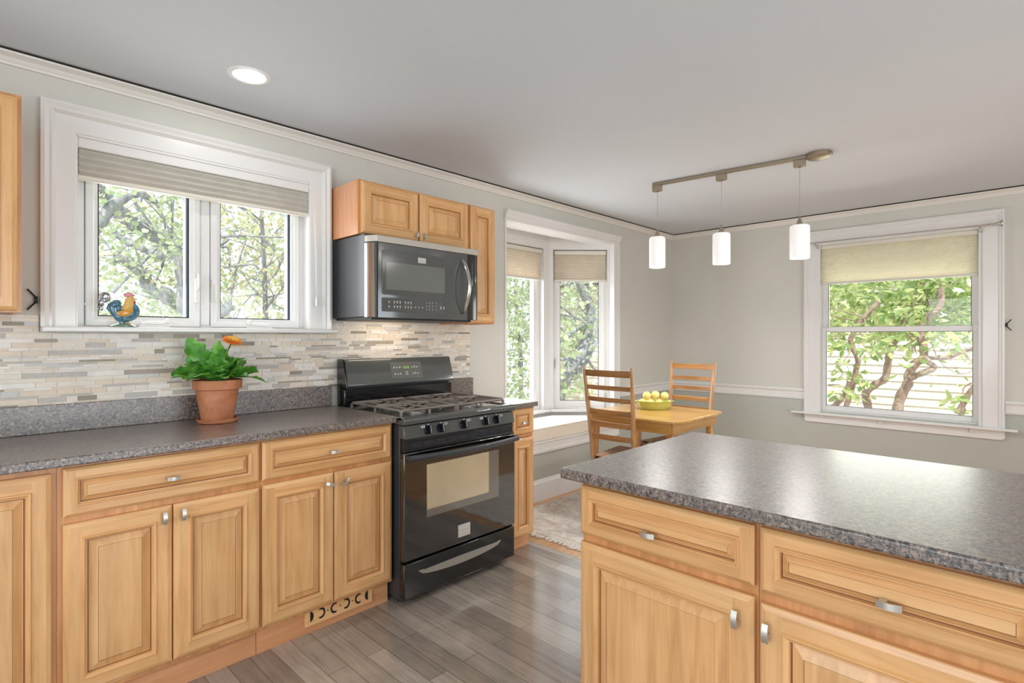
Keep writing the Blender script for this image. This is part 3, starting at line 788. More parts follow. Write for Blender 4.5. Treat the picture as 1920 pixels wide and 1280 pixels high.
# mosaic backsplash
def backsplash(x0, x1, z0, z1):
    m = MB(); rnd = random.Random(11)
    m.m = 7; m.box(x0, x1, YW - .005, YW - .001, z0, 1.308); m.box(x0, .234, YW - .005, YW - .001, 1.308, z1); m.box(1.449, x1, YW - .005, YW - .001, 1.308, z1)
    m.m = 7
    z = z0 + .001
    hs = [.021, .0155, .009, .021, .0155, .021, .009, .0155]
    i = 0
    while z < z1 - .004:
        h = rnd.choice([.021, .021, .016, .0155, .010, .009]); h = min(h, z1 - z)
        if z < 1.3085 < z + h: h = 1.3085 - z
        x = x0 + rnd.uniform(-.1, 0)
        while x < x1:
            w = rnd.choice([.035, .05, .065, .08, .1, .115, .13]) * rnd.uniform(.9, 1.1)
            a, b = max(x, x0), min(x + w, x1)
            if b - a > .004:
                k = rnd.random(); tall = h > .015
                m.m = 0 if k < .32 else 1 if k < .52 else 2 if k < .68 else 3 if k < .82 else 6 if k < .90 else 4 if k < .955 else 5
                yt = YW - .0075 - rnd.uniform(0, .0006)
                if z + h < 1.3095: segs = [(a, b)]
                else: segs = [(a, min(b, .234)), (max(a, 1.449), b)]
                for a_, b_ in segs:
                    if b_ - a_ > .004: m.box(a_ + .0010, b_ - .0010, yt, YW - .004, z + .0010, z + h - .0010)
            x += w
        z += h
    return m
m = backsplash(-.30, 2.483, 1.012, 1.376)
tag(m.build('backsplash', TILES + [M['grout']], None, smooth=0), 'mosaic backsplash of thin cream and grey marble strips', 'backsplash', None, 'structure')

# wall cabinets
def wall_cabinet(x0, x1, z0, z1, yf, label, doors, knobs):
    r = empty('wall_cabinet', (x0, YW, z0), 0, label, 'cabinet')
    I = Matrix.Translation((-x0, -YW, -z0)); m = MB(); yfr = yf + .0205
    m.box(x0, x0 + .016, yfr + .018, YW - .001, z0, z1); m.box(x1 - .016, x1, yfr + .018, YW - .001, z0, z1); m.box(x0 + .016, x1 - .016, yfr + .018, YW - .001, z0 + .004, z0 + .02); m.box(x0 + .016, x1 - .016, yfr + .018, YW - .001, z1 - .016, z1); m.box(x0+.016, x1-.016, YW - .012, YW - .001, z0+.02, z1-.016)
    m.bm.transform(I); m.build('carcass', M['side_wood'], r, smooth=0)
    m = MB(); m.box(x0 - .0005, x0 + .02, yfr, yfr + .018, z0, z1 + .001); m.box(x1 - .02, x1 + .0005, yfr, yfr + .018, z0, z1 + .001); m.box(x0 + .02, x1 - .02, yfr, yfr + .018, z0, z0 + .02); m.box(x0 + .02, x1 - .02, yfr, yfr + .018, z1 - .02, z1 + .001)
    if len(doors) == 2: m.box(doors[0][1] - .008, doors[1][0] + .008, yfr, yfr + .018, z0 + .02, z1 - .02)
    m.bm.transform(I); m.build('face_frame', M['frame_wood'], r, smooth=0)
    for i, d in enumerate(doors):
        o = front('door', d[0] - x0, d[1] - x0, d[2] - z0, d[3] - z0, r, yf - YW, rw=d[4] if len(d) > 4 else .043)
        if i < len(knobs):
            kx, kz, ka = knobs[i]; pull(o, kx - x0, kz - z0, yf - YW, ka, .034, .013)
    return r
wall_cabinet(1.462, 2.216, 1.826, 2.110, 2.512, 'short maple wall cabinet with two doors over the microwave', [(1.474, 1.832, 1.832, 2.102), (1.844, 2.204, 1.832, 2.102)], [(1.812, 1.862, PI/2 - .2), (1.866, 1.860, PI/2 + .2)])
wall_cabinet(2.218, 2.442, 1.371, 2.110, 2.512, 'tall narrow maple wall cabinet right of the microwave', [(2.228, 2.434, 1.379, 2.102, .042)], [])
wall_cabinet(-.27, .163, 1.374, 2.119, 2.495, 'maple wall cabinet cut by the left picture edge', [(-.255, .152, 1.380, 2.108)], [])

# ------------------------------------------------------------------ kitchen island
IX = 1.240
isl = empty
def island_cabinet(yr, w, label, doors, drawer, n):
    """local x runs to the viewer's right (world -y), local y runs away (world +x)"""
    return base_cabinet('island_cabinet', 0, w, 0, label, doors, drawer, [], loc=(IX + .02, yr), rz=-PI/2, depth=.62, kick_y=.06)
wI = .4955
island_cabinet(.9515, wI, 'maple island cabinet at the aisle end, knob right of its door', [(.002, .490, .124, .700, .454, .644, PI/2)], [(.002, .490, .724, .862, .229, .780)], 0)
island_cabinet(.9515 - wI, wI, 'maple island cabinet nearest the camera, knob left of its door', [(.008, .490, .124, .692, .026, .638, PI/2)], [(.008, .490, .718, .862, .252, .777)], 1)
island_cabinet(.9515 - 2*wI, wI, 'maple island cabinet beyond the right picture edge', [(.008, .490, .124, .692, .454, .638, PI/2)], [(.008, .490, .718, .862, .252, .777)], 2)
m = MB().box(1.2245, 2.070, -.62, .9955, .880, .910)
tag(m.build('island_countertop', M['granite'], None, bevel=.006, seg=3), 'large speckled grey countertop of the kitchen island', 'countertop')

# ------------------------------------------------------------------ lettering helper
def text_bm(body, size, ext=.0004, align='CENTER'):
    cu = bpy.data.curves.new('t', 'FONT'); cu.body = body; cu.size = size; cu.extrude = ext; cu.align_x = align; cu.align_y = 'CENTER'; cu.resolution_u = 3
    o = bpy.data.objects.new('t', cu); COL.objects.link(o)
    bpy.context.view_layer.update()
    e = o.evaluated_get(bpy.context.evaluated_depsgraph_get()); me = bpy.data.meshes.new_from_object(e)
    bm = bmesh.new(); bm.from_mesh(me)
    bpy.data.objects.remove(o); bpy.data.curves.remove(cu); bpy.data.meshes.remove(me)
    return bm
def add_text(mb, body, size, Mx):
    b = text_bm(body, size); b.transform(Mx); t = bpy.data.meshes.new('t'); b.to_mesh(t); b.free(); mb.bm.from_mesh(t); bpy.data.meshes.remove(t)
FACE = Matrix.Rotation(PI/2, 4, 'X')                          # text in the xz plane, read from -y
def face_at(x, y, z, tilt=0): return Matrix.Translation((x, y, z)) @ Matrix.Rotation(PI/2 + tilt, 4, 'X')

# ------------------------------------------------------------------ gas range
RX0, RX1 = 1.486, 2.244
rng = empty('gas_range', (1.865, 2.47, 0), 0, 'black freestanding gas range between the two counters', 'stove')
m = MB().box(RX0 + .002, RX1 - .002, 2.195, 2.795, .030, .866); part(m, 'body', M['blackbody'], rng, bevel=.003)
for lx in (RX0 + .04, RX1 - .04):
    for ly in (2.24, 2.74):
        part(MB().cyl((lx, ly, 0), (lx, ly, .032), .018, .014, 12), 'leg', M['blackmatte'], rng)
m = MB().box(RX0, RX1, 2.156, 2.194, .034, .206); dr = part(m, 'drawer', M['black'], rng, bevel=.007, seg=3)
pl = []
N = 24
for i in range(N + 1):
    u = i / N; pl.append((1.572 + (2.132 - 1.572) * u, .153 - .038 * math.sin(PI * u) ** .42))
for i in range(N, -1, -1):
    u = i / N; pl.append((1.572 + (2.132 - 1.572) * u, .160 - .004 * abs(2*u - 1)))
m = MB().prism(pl, lambda u, v, k: Vector((u, 2.1545 + .003*k - .002*(1-k)*0, v))); part(m, 'drawer_handle', M['steel'], dr, smooth=20)
m = MB().prism([(1.60, .157), (1.85, .162), (2.105, .157), (2.105, .154), (1.85, .156), (1.60, .154)], lambda u, v, k: Vector((u, 2.1525 + .003*k, v))); part(m, 'finger_slot', M['gasket'], dr, smooth=0)
m = MB().box(RX0, RX1, 2.153, 2.194, .218, .736); od = part(m, 'oven_door', M['blackglass'], rng, bevel=.006, seg=3)
m = MB().box(1.618, 2.113, 2.1515, 2.160, .404, .664); part(m, 'window_border', M['ovenborder'], od, bevel=.001)
m = MB().box(1.619, 2.036, 2.1505, 2.1560, .442, .663); part(m, 'oven_window', M['ovenglass'], od, bevel=.001)
m = MB().box(1.819, 1.900, 2.1495, 2.156, .251, .314); bd = part(m, 'badge', M['badge'], od, bevel=.001)
m = MB().box(1.823, 1.896, 2.1490, 2.151, .262, .2645); m.box(1.830, 1.889, 2.1490, 2.151, .284, .288); m.box(1.822, 1.897, 2.149, 2.151, .306, .307); part(m, 'badge_lettering', M['trimsteel'], od, smooth=0)
hp = [(RX0 + .012, 2.150, .716)] + [(RX0 + .012 + (RX1 - RX0 - .024) * i/16, 2.118 - .030 * math.sin(PI * i/16), .716 - .004 * math.sin(PI * i/16)) for i in range(17)] + [(RX1 - .012, 2.150, .716)]
m = MB().tube(hp, [.012] + [.015] * 17 + [.012], 14, .62, up=(0, 0, 1)); part(m, 'door_handle', M['blackbody'], od)
m = MB().box(RX0 + .004, RX1 - .004, 2.166, 2.195, .742, .800); vs = part(m, 'vent_strip', M['blackmatte'], rng, bevel=.003)
m = MB()
for r_, zz in ((0, .757), (1, .770)):
    for i in range(9): m.box(RX0 + .05 + i*.075, RX0 + .105 + i*.075, 2.1635, 2.168, zz, zz + .006)
part(m, 'vent_slots', M['gasket'], vs, smooth=0)
m = MB().box(RX0 + .002, RX1 - .002, 2.158, 2.17, .738, .748); m.box(RX0 + .002, RX1 - .002, 2.1585, 2.17, .782, .786); part(m, 'vent_lip', M['black'], vs, bevel=.002)
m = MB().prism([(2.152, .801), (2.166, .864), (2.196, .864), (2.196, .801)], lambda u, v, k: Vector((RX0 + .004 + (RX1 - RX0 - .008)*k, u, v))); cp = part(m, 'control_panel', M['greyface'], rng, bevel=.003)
TILT = math.atan2(.014, .063)
for kx in (1.628, 1.706, 1.858, 2.014, 2.096):                # five burner knobs
    c = Vector((kx, 2.1585, .831)); nrm = Vector((0, -math.cos(TILT), math.sin(TILT)))
    m = MB(); m.tube([c, c + nrm*.006, c + nrm*.010], [.0225, .0215, .019], 24)
    m.box(-.0065, .0065, -.030, -.008, -.0215, .0215, Matrix.Translation(c) @ Matrix.Rotation(-TILT, 4, 'X'))
    m.m = 1; m.box(-.0008, .0008, -.0312, -.0290, -.018, .020, Matrix.Translation(c) @ Matrix.Rotation(-TILT, 4, 'X'))
    part(m, 'knob', [M['knob'], M['print']], cp, bevel=.0015)
m = MB()
for kx, dx in ((1.628, -.030), (1.706, .026), (1.858, .028), (2.014, -.028), (2.096, .028)):
    Tm = Matrix.Translation((kx + dx, 2.1545, .851)) @ Matrix.Rotation(-TILT, 4, 'X')
    for a, b, c_, d in ((-.006, .006, .005, .0065), (-.006, .006, -.0065, -.005), (-.0065, -.005, -.006, .006), (.005, .0065, -.006, .006)): m.box(a, b, -.0045, .004, c_, d, Tm)
    s = 1 if dx > 0 else -1
    for j in range(2): m.box(s*.010 + (0 if s > 0 else -.008), s*.010 + (.008 if s > 0 else 0), -.0045, .004, -.003 + j*.006, -.0015 + j*.006, Tm)
    Tk = Matrix.Translation((kx, 2.152, .860)) @ Matrix.Rotation(-TILT, 4, 'X'); m.box(-.001, .001, -.003, .006, -.003, .002, Tk)
part(m, 'burner_lettering', M['print'], cp, smooth=0)
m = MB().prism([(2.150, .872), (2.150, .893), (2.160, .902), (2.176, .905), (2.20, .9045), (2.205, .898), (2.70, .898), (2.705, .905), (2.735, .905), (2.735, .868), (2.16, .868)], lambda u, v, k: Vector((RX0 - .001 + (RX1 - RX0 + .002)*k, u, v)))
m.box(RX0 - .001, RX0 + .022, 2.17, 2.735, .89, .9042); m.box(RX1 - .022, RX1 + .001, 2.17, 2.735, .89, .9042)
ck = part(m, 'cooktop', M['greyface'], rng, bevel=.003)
# two cast-iron grates over four burners
for gx0 in (RX0 + .030, RX0 + .387):
    gx1 = gx0 + .343; ya, yb = 2.222, 2.690; z = .929; r = .0072; m = MB(); cx = (gx0 + gx1) / 2
    def bar(pts, rr=r): m.tube(pts, rr, 8, 1.0)
    def arch(p, q, sink=.027):                               # bar with turned-down ends
        p = Vector(p); q = Vector(q); d = (q - p).normalized()
        bar([p - Vector((0, 0, sink)), p - Vector((0, 0, .010)), p + d*.010, q - d*.010, q - Vector((0, 0, .010)), q - Vector((0, 0, sink))])
    for x in (gx0, gx1): arch((x, ya, z), (x, yb, z))
    for y in (ya, (ya + yb)/2, yb): arch((gx0, y, z), (gx1, y, z))
    arch((cx, ya, z), (cx, yb, z))
    for yc in (ya + .118, yb - .118):
        for a in range(8):
            if a % 2 == 0: continue
            ang = a * PI/4; ex, ey = math.cos(ang), math.sin(ang)
            bar([(cx + ex*.045, yc + ey*.045, z + .001), (cx + ex*.10, yc + ey*.075, z + .001), (cx + ex*.165*1.4 if False else cx + (.165 if ex > 0 else -.165), yc + (.098 if ey > 0 else -.098), z - .002)], .0055)
        for s in (-1, 1): arch((cx + s*.105, yc - .07, z - .001), (cx + s*.105, yc + .07, z - .001), .018)
    g = part(m, 'grate', M['iron'], rng)
    for yc in (ya + .118, yb - .118):
        m = MB().lathe([(.052, .899), (.052, .903), (.038, .908), (.034, .914)], 24, (cx, yc, 0)); part(m, 'burner', M['steel'], rng)
        m = MB().lathe([(.030, .914), (.036, .915), (.036, .920), (.030, .923)], 24, (cx, yc, 0)); part(m, 'burner_cap', M['blackmatte'], rng)
# back guard
m = MB().box(RX0 + .004, RX1 + .002, 2.722, 2.795, .905, 1.000); bgd = part(m, 'backguard', M['blue_black'], rng, bevel=.004)
m = MB().box(RX0 + .02, RX1 - .02, 2.735, 2.795, 1.0005, 1.016); part(m, 'vent_gap', M['blackmatte'], bgd)
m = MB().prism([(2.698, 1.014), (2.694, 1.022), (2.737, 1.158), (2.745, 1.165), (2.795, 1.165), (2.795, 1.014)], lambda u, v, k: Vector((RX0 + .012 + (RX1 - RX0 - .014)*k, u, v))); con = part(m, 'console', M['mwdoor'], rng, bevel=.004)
m = MB().prism([(2.692, 1.012), (2.733, 1.158), (2.743, 1.167), (2.797, 1.167), (2.797, .906), (2.76, .906), (2.755, 1.01)], lambda u, v, k: Vector((RX0 + .012*k, u, v))); part(m, 'end_cap', M['black'], rng, bevel=.003)
CT = math.atan2(.043, .136)
def con_at(x, s, off=.0008):                                 # point s up the slanted console face
    return Matrix.Translation((x, 2.694 + s*math.sin(CT) - off, 1.022 + s*math.cos(CT) )) @ Matrix.Rotation(PI/2 - CT, 4, 'X')
m = MB()
def rrect(w, h, r, n=5):
    P = []
    for cx_, cy_, a0 in ((w/2 - r, h/2 - r, 0), (-w/2 + r, h/2 - r, PI/2), (-w/2 + r, -h/2 + r, PI), (w/2 - r, -h/2 + r, 1.5*PI)):
        for i in range(n + 1): P.append((cx_ + r*math.cos(a0 + PI/2*i/n), cy_ + r*math.sin(a0 + PI/2*i/n)))
    return P
Tc = con_at(1.892, .073)
m.prism(rrect(.222, .104, .012), lambda u, v, k: Tc @ Vector((u, v, .0016*k - .001))); kp = part(m, 'keypad', M['keyface'], con, bevel=.001)
m = MB(); add_text(m, '10:25', .021, con_at(1.890, .090, .0022)); part(m, 'clock_digits', M['digits'], con, smooth=0)
m = MB()
for i, dx in enumerate((-.085, -.065, -.046, .042, .060, .078)):
    for s in (.090, .050):
        Tm = con_at(1.892 + dx, s, .002); m.box(-.005, .005, -.0015, .0015, -.0005, .0005, Tm); m.box(-.003, .003, .003, .0045, -.0005, .0005, Tm)
        if (i + int(s*100)) % 2: m.box(-.0012, .0012, .005, .010, -.0005, .0005, Tm)
for k_, w_ in ((.064, .006), (.056, .008), (.046, .011)): m.box(-w_, w_, -.0012, .0012, -.0005, .0005, con_at(1.890, k_, .002))
part(m, 'key_lettering', M['print'], con, smooth=0)

# ------------------------------------------------------------------ microwave over the range
mw = empty('microwave', (1.835, YW, 1.385), 0, 'black over the range microwave under the maple cabinet', 'microwave')
MX0, MX1 = 1.468, 2.200
m = MB().box(MX0 + .002, MX1 - .002, 2.478, YW - .002, 1.392, 1.822); part(m, 'body', M['blackbody'], mw, bevel=.004)
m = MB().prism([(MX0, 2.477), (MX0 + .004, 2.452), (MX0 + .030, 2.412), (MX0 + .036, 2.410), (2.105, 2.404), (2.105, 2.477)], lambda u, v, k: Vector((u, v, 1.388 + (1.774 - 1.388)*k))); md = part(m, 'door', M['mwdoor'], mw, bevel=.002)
m = MB().prism([(MX0 - .0015, 2.476), (MX0 + .0025, 2.4515), (MX0 + .022, 2.4195), (MX0 + .026, 2.423), (MX0 + .008, 2.455), (MX0 + .004, 2.476)], lambda u, v, k: Vector((u, v, 1.392 + (1.770 - 1.392)*k))); part(m, 'edge_strip', M['chrome'], md, smooth=60)
m = MB().box(MX0 + .030, MX0 + .036, 2.4085, 2.413, 1.389, 1.773); part(m, 'edge_groove', M['gap'], md, smooth=0)
m = MB().box(2.1035, 2.1085, 2.4025, 2.41, 1.389, 1.773); part(m, 'door_gap', M['gap'], md, smooth=0)
m = MB().prism([(2.108, 2.404), (2.160, 2.406), (2.190, 2.416), (MX1 - .001, 2.44), (MX1 - .001, 2.477), (2.108, 2.477)], lambda u, v, k: Vector((u, v, 1.388 + (1.774 - 1.388)*k))); part(m, 'side_panel', M['black'], mw, bevel=.002)
m = MB().prism([(MX0 - .001, 2.478), (MX0 + .003, 2.450), (MX0 + .030, 2.408), (2.17, 2.402), (MX1 + .004, 2.420), (MX1 + .004, 2.478)], lambda u, v, k: Vector((u, v, 1.776 + .034*k))); part(m, 'vent_trim', M['trimsteel'], mw, bevel=.003)
m = MB().box(MX0 + .01, MX1 - .05, 2.43, YW - .03, 1.379, 1.391); part(m, 'underside', M['blackmatte'], mw)
Mw = lambda w, h, r, cx_, cz, y, th: (lambda mb: mb.prism(rrect(w, h, r), lambda u, v, k: Vector((cx_ + u, y + th*k, cz + v))))(MB())
DY = 2.4070
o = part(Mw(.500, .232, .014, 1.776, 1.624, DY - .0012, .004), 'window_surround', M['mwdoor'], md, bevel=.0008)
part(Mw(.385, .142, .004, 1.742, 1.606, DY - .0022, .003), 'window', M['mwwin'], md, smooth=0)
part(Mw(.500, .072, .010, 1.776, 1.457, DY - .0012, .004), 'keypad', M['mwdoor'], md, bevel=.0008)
m = MB().box(1.750, 1.802, DY - .0028, DY, 1.690, 1.719); bd = part(m, 'badge', M['badge'], md, bevel=.0008)
m = MB().box(1.753, 1.799, DY - .0036, DY - .002, 1.696, 1.6975); m.box(1.758, 1.794, DY - .0036, DY - .002, 1.706, 1.7075); part(m, 'badge_lettering', M['mwdoor'], md, smooth=0)
m = MB()
for gx in (1.600, 1.618, 1.636, 1.668, 1.686, 1.704):
    for gz in (1.474, 1.450):
        m.box(gx - .005, gx + .005, DY - .0022, DY - .001, gz, gz + .0018); m.box(gx - .003, gx + .003, DY - .0022, DY - .001, gz - .004, gz - .002); m.box(gx - .0016, gx + .0016, DY - .0022, DY - .001, gz - .0095, gz - .0065)
for gz in (1.474, 1.450): m.box(1.565, 1.571, DY - .0022, DY - .001, gz - .003, gz + .001); m.box(1.5668, 1.5692, DY - .0022, DY - .001, gz - .008, gz - .004)
for gx in (1.733, 1.756, 1.779): m.box(gx - .004, gx + .004, DY - .0022, DY - .001, 1.450, 1.4516); m.box(gx - .003, gx + .003, DY - .0022, DY - .001, 1.445, 1.4464)
for i in range(9): add_text(m, str(i + 1), .010, face_at(1.806 + (i % 3)*.021, DY - .0018, 1.476 - (i // 3)*.018))
for j in range(3): m.box(1.869, 1.877, DY - .0022, DY - .001, 1.477 - j*.018, 1.4785 - j*.018)
for gx in (1.905, 1.928): m.box(gx - .003, gx + .003, DY - .0022, DY - .001, 1.446, 1.456); m.box(gx - .0045, gx + .0045, DY - .0022, DY - .001, 1.460, 1.4615)
part(m, 'key_lettering', M['print'], md, smooth=0)
hp = [(2.058, 2.404, 1.738), (2.060, 2.392, 1.734)] + [(2.060, 2.398 - .062 * math.sin(PI * (i + 1.5) / 15), 1.728 - .292 * (i + .5) / 13) for i in range(13)] + [(2.060, 2.392, 1.430), (2.058, 2.404, 1.426)]
m = MB().tube(hp, [.007, .009] + [.0115] * 13 + [.009, .007], 12, .72, up=(1, 0, 0)); part(m, 'handle', M['chrome'], md)
area('microwave_task_light', (1.80, 2.66, 1.376), (0, .35, -1), .30, .05, .85, (1, .83, .64))

# ------------------------------------------------------------------ blinds, cords, rod, wall pieces
def pleated_blind(name, root_loc, rz, L, z0, z1, cloth, label, y=0, head=.040, valance=None, pleat=.019, rail=.018, amp=.010):
    """local x along the blind, local -y to the room"""
    r = empty(name, root_loc, rz, label, 'blind', 'pleated cellular blinds in the windows')
    m = MB().box(0, L, y - .018, y + .018, z1 - head, z1); m.build('headrail', valance or M['blind_rail'], r, bevel=.004)
    zt, zb = z1 - head, z0 + rail; n = max(4, int(round((zt - zb) / pleat))); rows_f = []; rows_b = []
    for i in range(2*n + 1):
        z = zt - (zt - zb) * i / (2*n); o_ = amp if i % 2 else .003
        rows_f.append([Vector((.004, y - o_, z)), Vector((L - .004, y - o_, z))]); rows_b.append([Vector((.004, y + o_, z)), Vector((L - .004, y + o_, z))])
    m = MB(); m.rings(rows_f, False); m.rings([[b, a] for a, b in rows_b], False); m.build('cloth', cloth, r, smooth=0, fix=False)
    m = MB().box(0, L, y - .013, y + .013, z0, z0 + rail); m.build('bottom_rail', M['blind_rail'], r, bevel=.004)
    return r
b1 = pleated_blind('pleated_blind', (.354, 2.832, 0), 0, .978, 1.936, 2.110, M['blind_grey'], 'wide grey pleated blind over the kitchen counter window', head=.044, valance=M['white'], pleat=.026, rail=.020, amp=.017)
m = MB()
for dx in (0, .006): m.tube([(.976, -.022, 2.085), (.984, -.058, 2.02), (.990 + dx, -.066, 1.75), (.998 + dx*.3, -.066, 1.50)], .0011, 6)
m.build('cord', M['cord'], b1); m = MB().tube([(.998, -.066, 1.505), (.999, -.066, 1.495), (1.0, -.066, 1.46), (1.0, -.066, 1.452)], [.003, .006, .0085, .005], 10); m.build('tassel', M['cord'], b1)
pleated_blind('pleated_blind', (3.075, 3.268, 0), 0, .675, 1.806, 2.088, M['blind_tan'], 'tan pleated blind on the middle bay window', head=.036)
pleated_blind('pleated_blind', tuple(Vector((3.85, 3.25, 0)) + Vector((.7071, -.7071, 0))*.046 + Vector((.7071, .7071, 0))*.018), -PI/4, .480, 1.806, 2.088, M['blind_tan'], 'tan pleated blind on the angled bay window', head=.036)
pleated_blind('pleated_blind', (XB + .020, 1.386, 0), -PI/2, 1.064, 1.752, 2.100, M['blind_cream'], 'cream pleated blind in the dining window', head=.036, rail=.020)
rod = empty('curtain_rod', (XB - .09, .8, 2.116), 0, 'thin nickel curtain rod with flared end over the dining window', 'curtain rod')
m = MB().tube([(XB - .09, 1.47, 2.117), (XB - .09, .235, 2.112)], .0055, 10); part(m, 'rod', M['chrome'], rod)
m = MB().tube([(XB - .09, .250, 2.112), (XB - .09, .236, 2.112), (XB - .09, .228, 2.112), (XB - .09, .200, 2.112), (XB - .09, .186, 2.112), (XB - .09, .180, 2.112)], [.007, .009, .007, .014, .026, .024], 16); part(m, 'finial', M['steel'], rod)
for yy in (1.405, .305):
    m = MB().box(XB - .032, XB - .014, yy - .010, yy + .010, 2.075, 2.105); m.box(XB - .098, XB - .02, yy - .003, yy + .003, 2.100, 2.106); m.box(XB - .098, XB - .094, yy - .003, yy + .003, 2.100, 2.116); part(m, 'bracket', M['trimsteel'], rod)
def wall_piece(base, along, out, label):  # bent black two pronged wire piece
    b = Vector(base); a = Vector(along); u = Vector(out); m = MB()
    for s in (1, -1): m.tube([b + Vector((0, 0, s*.004)), b + u*.012 + Vector((0, 0, s*.008)), b + u*.016 + a*.026 + Vector((0, 0, s*.040))], .0032, 8)
    m.box(b.x - .006, b.x + .006, b.y - .006, b.y + .006, b.z - .014, b.z + .014)
    return tag(m.build('wall_piece', M['blackmetal']), label, 'piece', 'black two pronged wall pieces')
wall_piece((.2245, YW - .006, 1.435), (-1, 0, 0), (0, -1, 0), 'black two pronged wall hook left of the kitchen window casing')
wall_piece((XB - .006, .163, 1.377), (0, -1, 0), (-1, 0, 0), 'black two pronged wall hook right of the dining window casing')

# ------------------------------------------------------------------ lights of the room
dl = empty('recessed_downlight', (.857, 2.352, CEIL), 0, 'round lit recessed downlight in the ceiling before the window', 'downlight')
MB().lathe([(.062, -.002), (.066, -.006), (.082, -.004), (.084, 0), (.062, 0)], 40, caps=False).build('trim_ring', M['white'], dl)
MB().lathe([(.063, -.0035), (.040, -.0045), (.001, -.005)], 40).build('lens', M['lamp'], dl)
def lamp(name, loc, r, power, color=(1, .93, .84)):
    l = bpy.data.lights.new(name, 'AREA'); l.shape = 'DISK'; l.size = r*2; l.energy = power; l.color = color
    o = bpy.data.objects.new(name, l); COL.objects.link(o); o.location = loc; return o
lamp('downlight_lamp', (.857, 2.352, CEIL - .008), .06, 2.2, (1, .96, .92))
for lx, ly in ((-.9, 1.6), (-.9, -.4), (-.9, -2.0), (.9, -2.0), (2.6, -2.0), (4.4, -2.0)): lamp('ceiling_fill', (lx, ly, CEIL - .004), .06, 5, (1, .96, .92))  # unseen ceiling lamps added for fill, without fixtures
TA, TB = Vector((3.452, 1.955, 0)), Vector((3.558, .985, 0)); TD = (TB - TA).normalized(); TN = Vector((-TD.y, TD.x, 0))
tr = empty('track_rail', tuple((TA + TB)/2 + Vector((0, 0, CEIL))), 0, 'satin nickel ceiling track with round canopy carrying three pendants', 'track light')
m = MB().rings([[p + TN*a + Vector((0, 0, CEIL - b)) for a, b in ((-.017, .001), (.017, .001), (.017, .020), (-.017, .020))] for p in (TA, TB)]); part(m, 'rail', M['satin'], tr, bevel=.002)
cc = TB + TD*.055; m = MB().lathe([(.066, -.001), (.067, -.022), (.058, -.030), (.03, -.037), (.001, -.039)], 36, (cc.x, cc.y, CEIL)); part(m, 'canopy', M['satin'], tr)
e0 = TB + TD*.115; m = MB().box(e0.x - .016, e0.x + .016, e0.y - .012, e0.y + .012, CEIL - .022, CEIL - .002); part(m, 'end_feed', M['satin'], tr, bevel=.004)
for k, (y, label) in enumerate(((1.925, 'lit white cylinder pendant farthest from the track canopy'), (1.487, 'lit white cylinder pendant in the middle of the track'), (1.030, 'lit white cylinder pendant next to the round canopy'))):
    p = TA + TD * ((TA.y - y) / -TD.y); zt, zb = ((1.992, 1.780), (1.968, 1.768), (1.962, 1.764))[k]
    r = empty('pendant_light', (p.x, p.y, CEIL), 0, label, 'pendant light', 'pendants on the ceiling track'); I = Matrix.Translation((-p.x, -p.y, -CEIL))
    m = MB().rings([[p + TD*a + TN*b + Vector((0, 0, z)) for a, b in ((-.032, -.018), (.032, -.018), (.032, .018), (-.032, .018))] for z in (CEIL - .0205, CEIL - .062)]); m.tube([p + Vector((0, 0, CEIL - .061)), p + Vector((0, 0, CEIL - .068))], .010, 12); m.bm.transform(I); m.build('adapter', M['satin'], r, bevel=.003)
    m = MB().tube([(p.x, p.y, CEIL - .066), (p.x, p.y, zt + .05)], .0017, 8); m.bm.transform(I); m.build('cord', M['steel'], r)
    m = MB().lathe([(.003, zt + .055), (.006, zt + .045), (.020, zt + .002), (.0215, zt - .006), (.018, zt - .008)], 20, (p.x, p.y, 0)); m.bm.transform(I); m.build('cap', M['satin'], r)
    m = MB().lathe([(.018, zt + .001), (.048, zt), (.054, zt - .006), (.0555, zt - .02), (.0555, zb + .004), (.054, zb), (.051, zb), (.051, zt - .010), (.018, zt - .006)], 36, (p.x, p.y, 0), caps=False); m.bm.transform(I); m.build('shade', M['shade'], r)
    lamp('pendant_lamp', (p.x, p.y, zb + .010), .045, 7, (1, .97, .94))

# ------------------------------------------------------------------ dining table and chairs
TX0, TX1, TY0, TY1, TZ = 3.20, 3.945, 1.648, 2.405, .745
tb = empty('dining_table', ((TX0+TX1)/2, (TY0+TY1)/2, 0), 0, 'small square honey pine dining table with clipped corners', 'table')
k = .085
oct_ = [(TX0+k, TY0), (TX1-k*.6, TY0), (TX1-.01, TY0+.03), (TX1, TY0+k), (TX1, TY1-k), (TX1-k, TY1), (TX0+k, TY1), (TX0, TY1-k), (TX0, TY0+k), (TX0+.02, TY0+.03)]
m = MB().prism(oct_, lambda u, v, k_: Vector((u, v, TZ - .020 + .020*k_))); part(m, 'tabletop', M['pine'], tb, bevel=.005)
m = MB(); i = .045
m.m = 1; m.box(TX0+i, TX1-i, TY0+i, TY0+i+.02, TZ-.095, TZ-.0205); m.box(TX0+i, TX1-i, TY1-i-.02, TY1-i, TZ-.095, TZ-.0205); m.m = 0; m.box(TX0+i, TX0+i+.02, TY0+i+.02, TY1-i-.02, TZ-.095, TZ-.0205); m.box(TX1-i-.02, TX1-i, TY0+i+.02, TY1-i-.02, TZ-.095, TZ-.0205)
part(m, 'apron', [M['pine'], M['pine_x']], tb, bevel=.002)
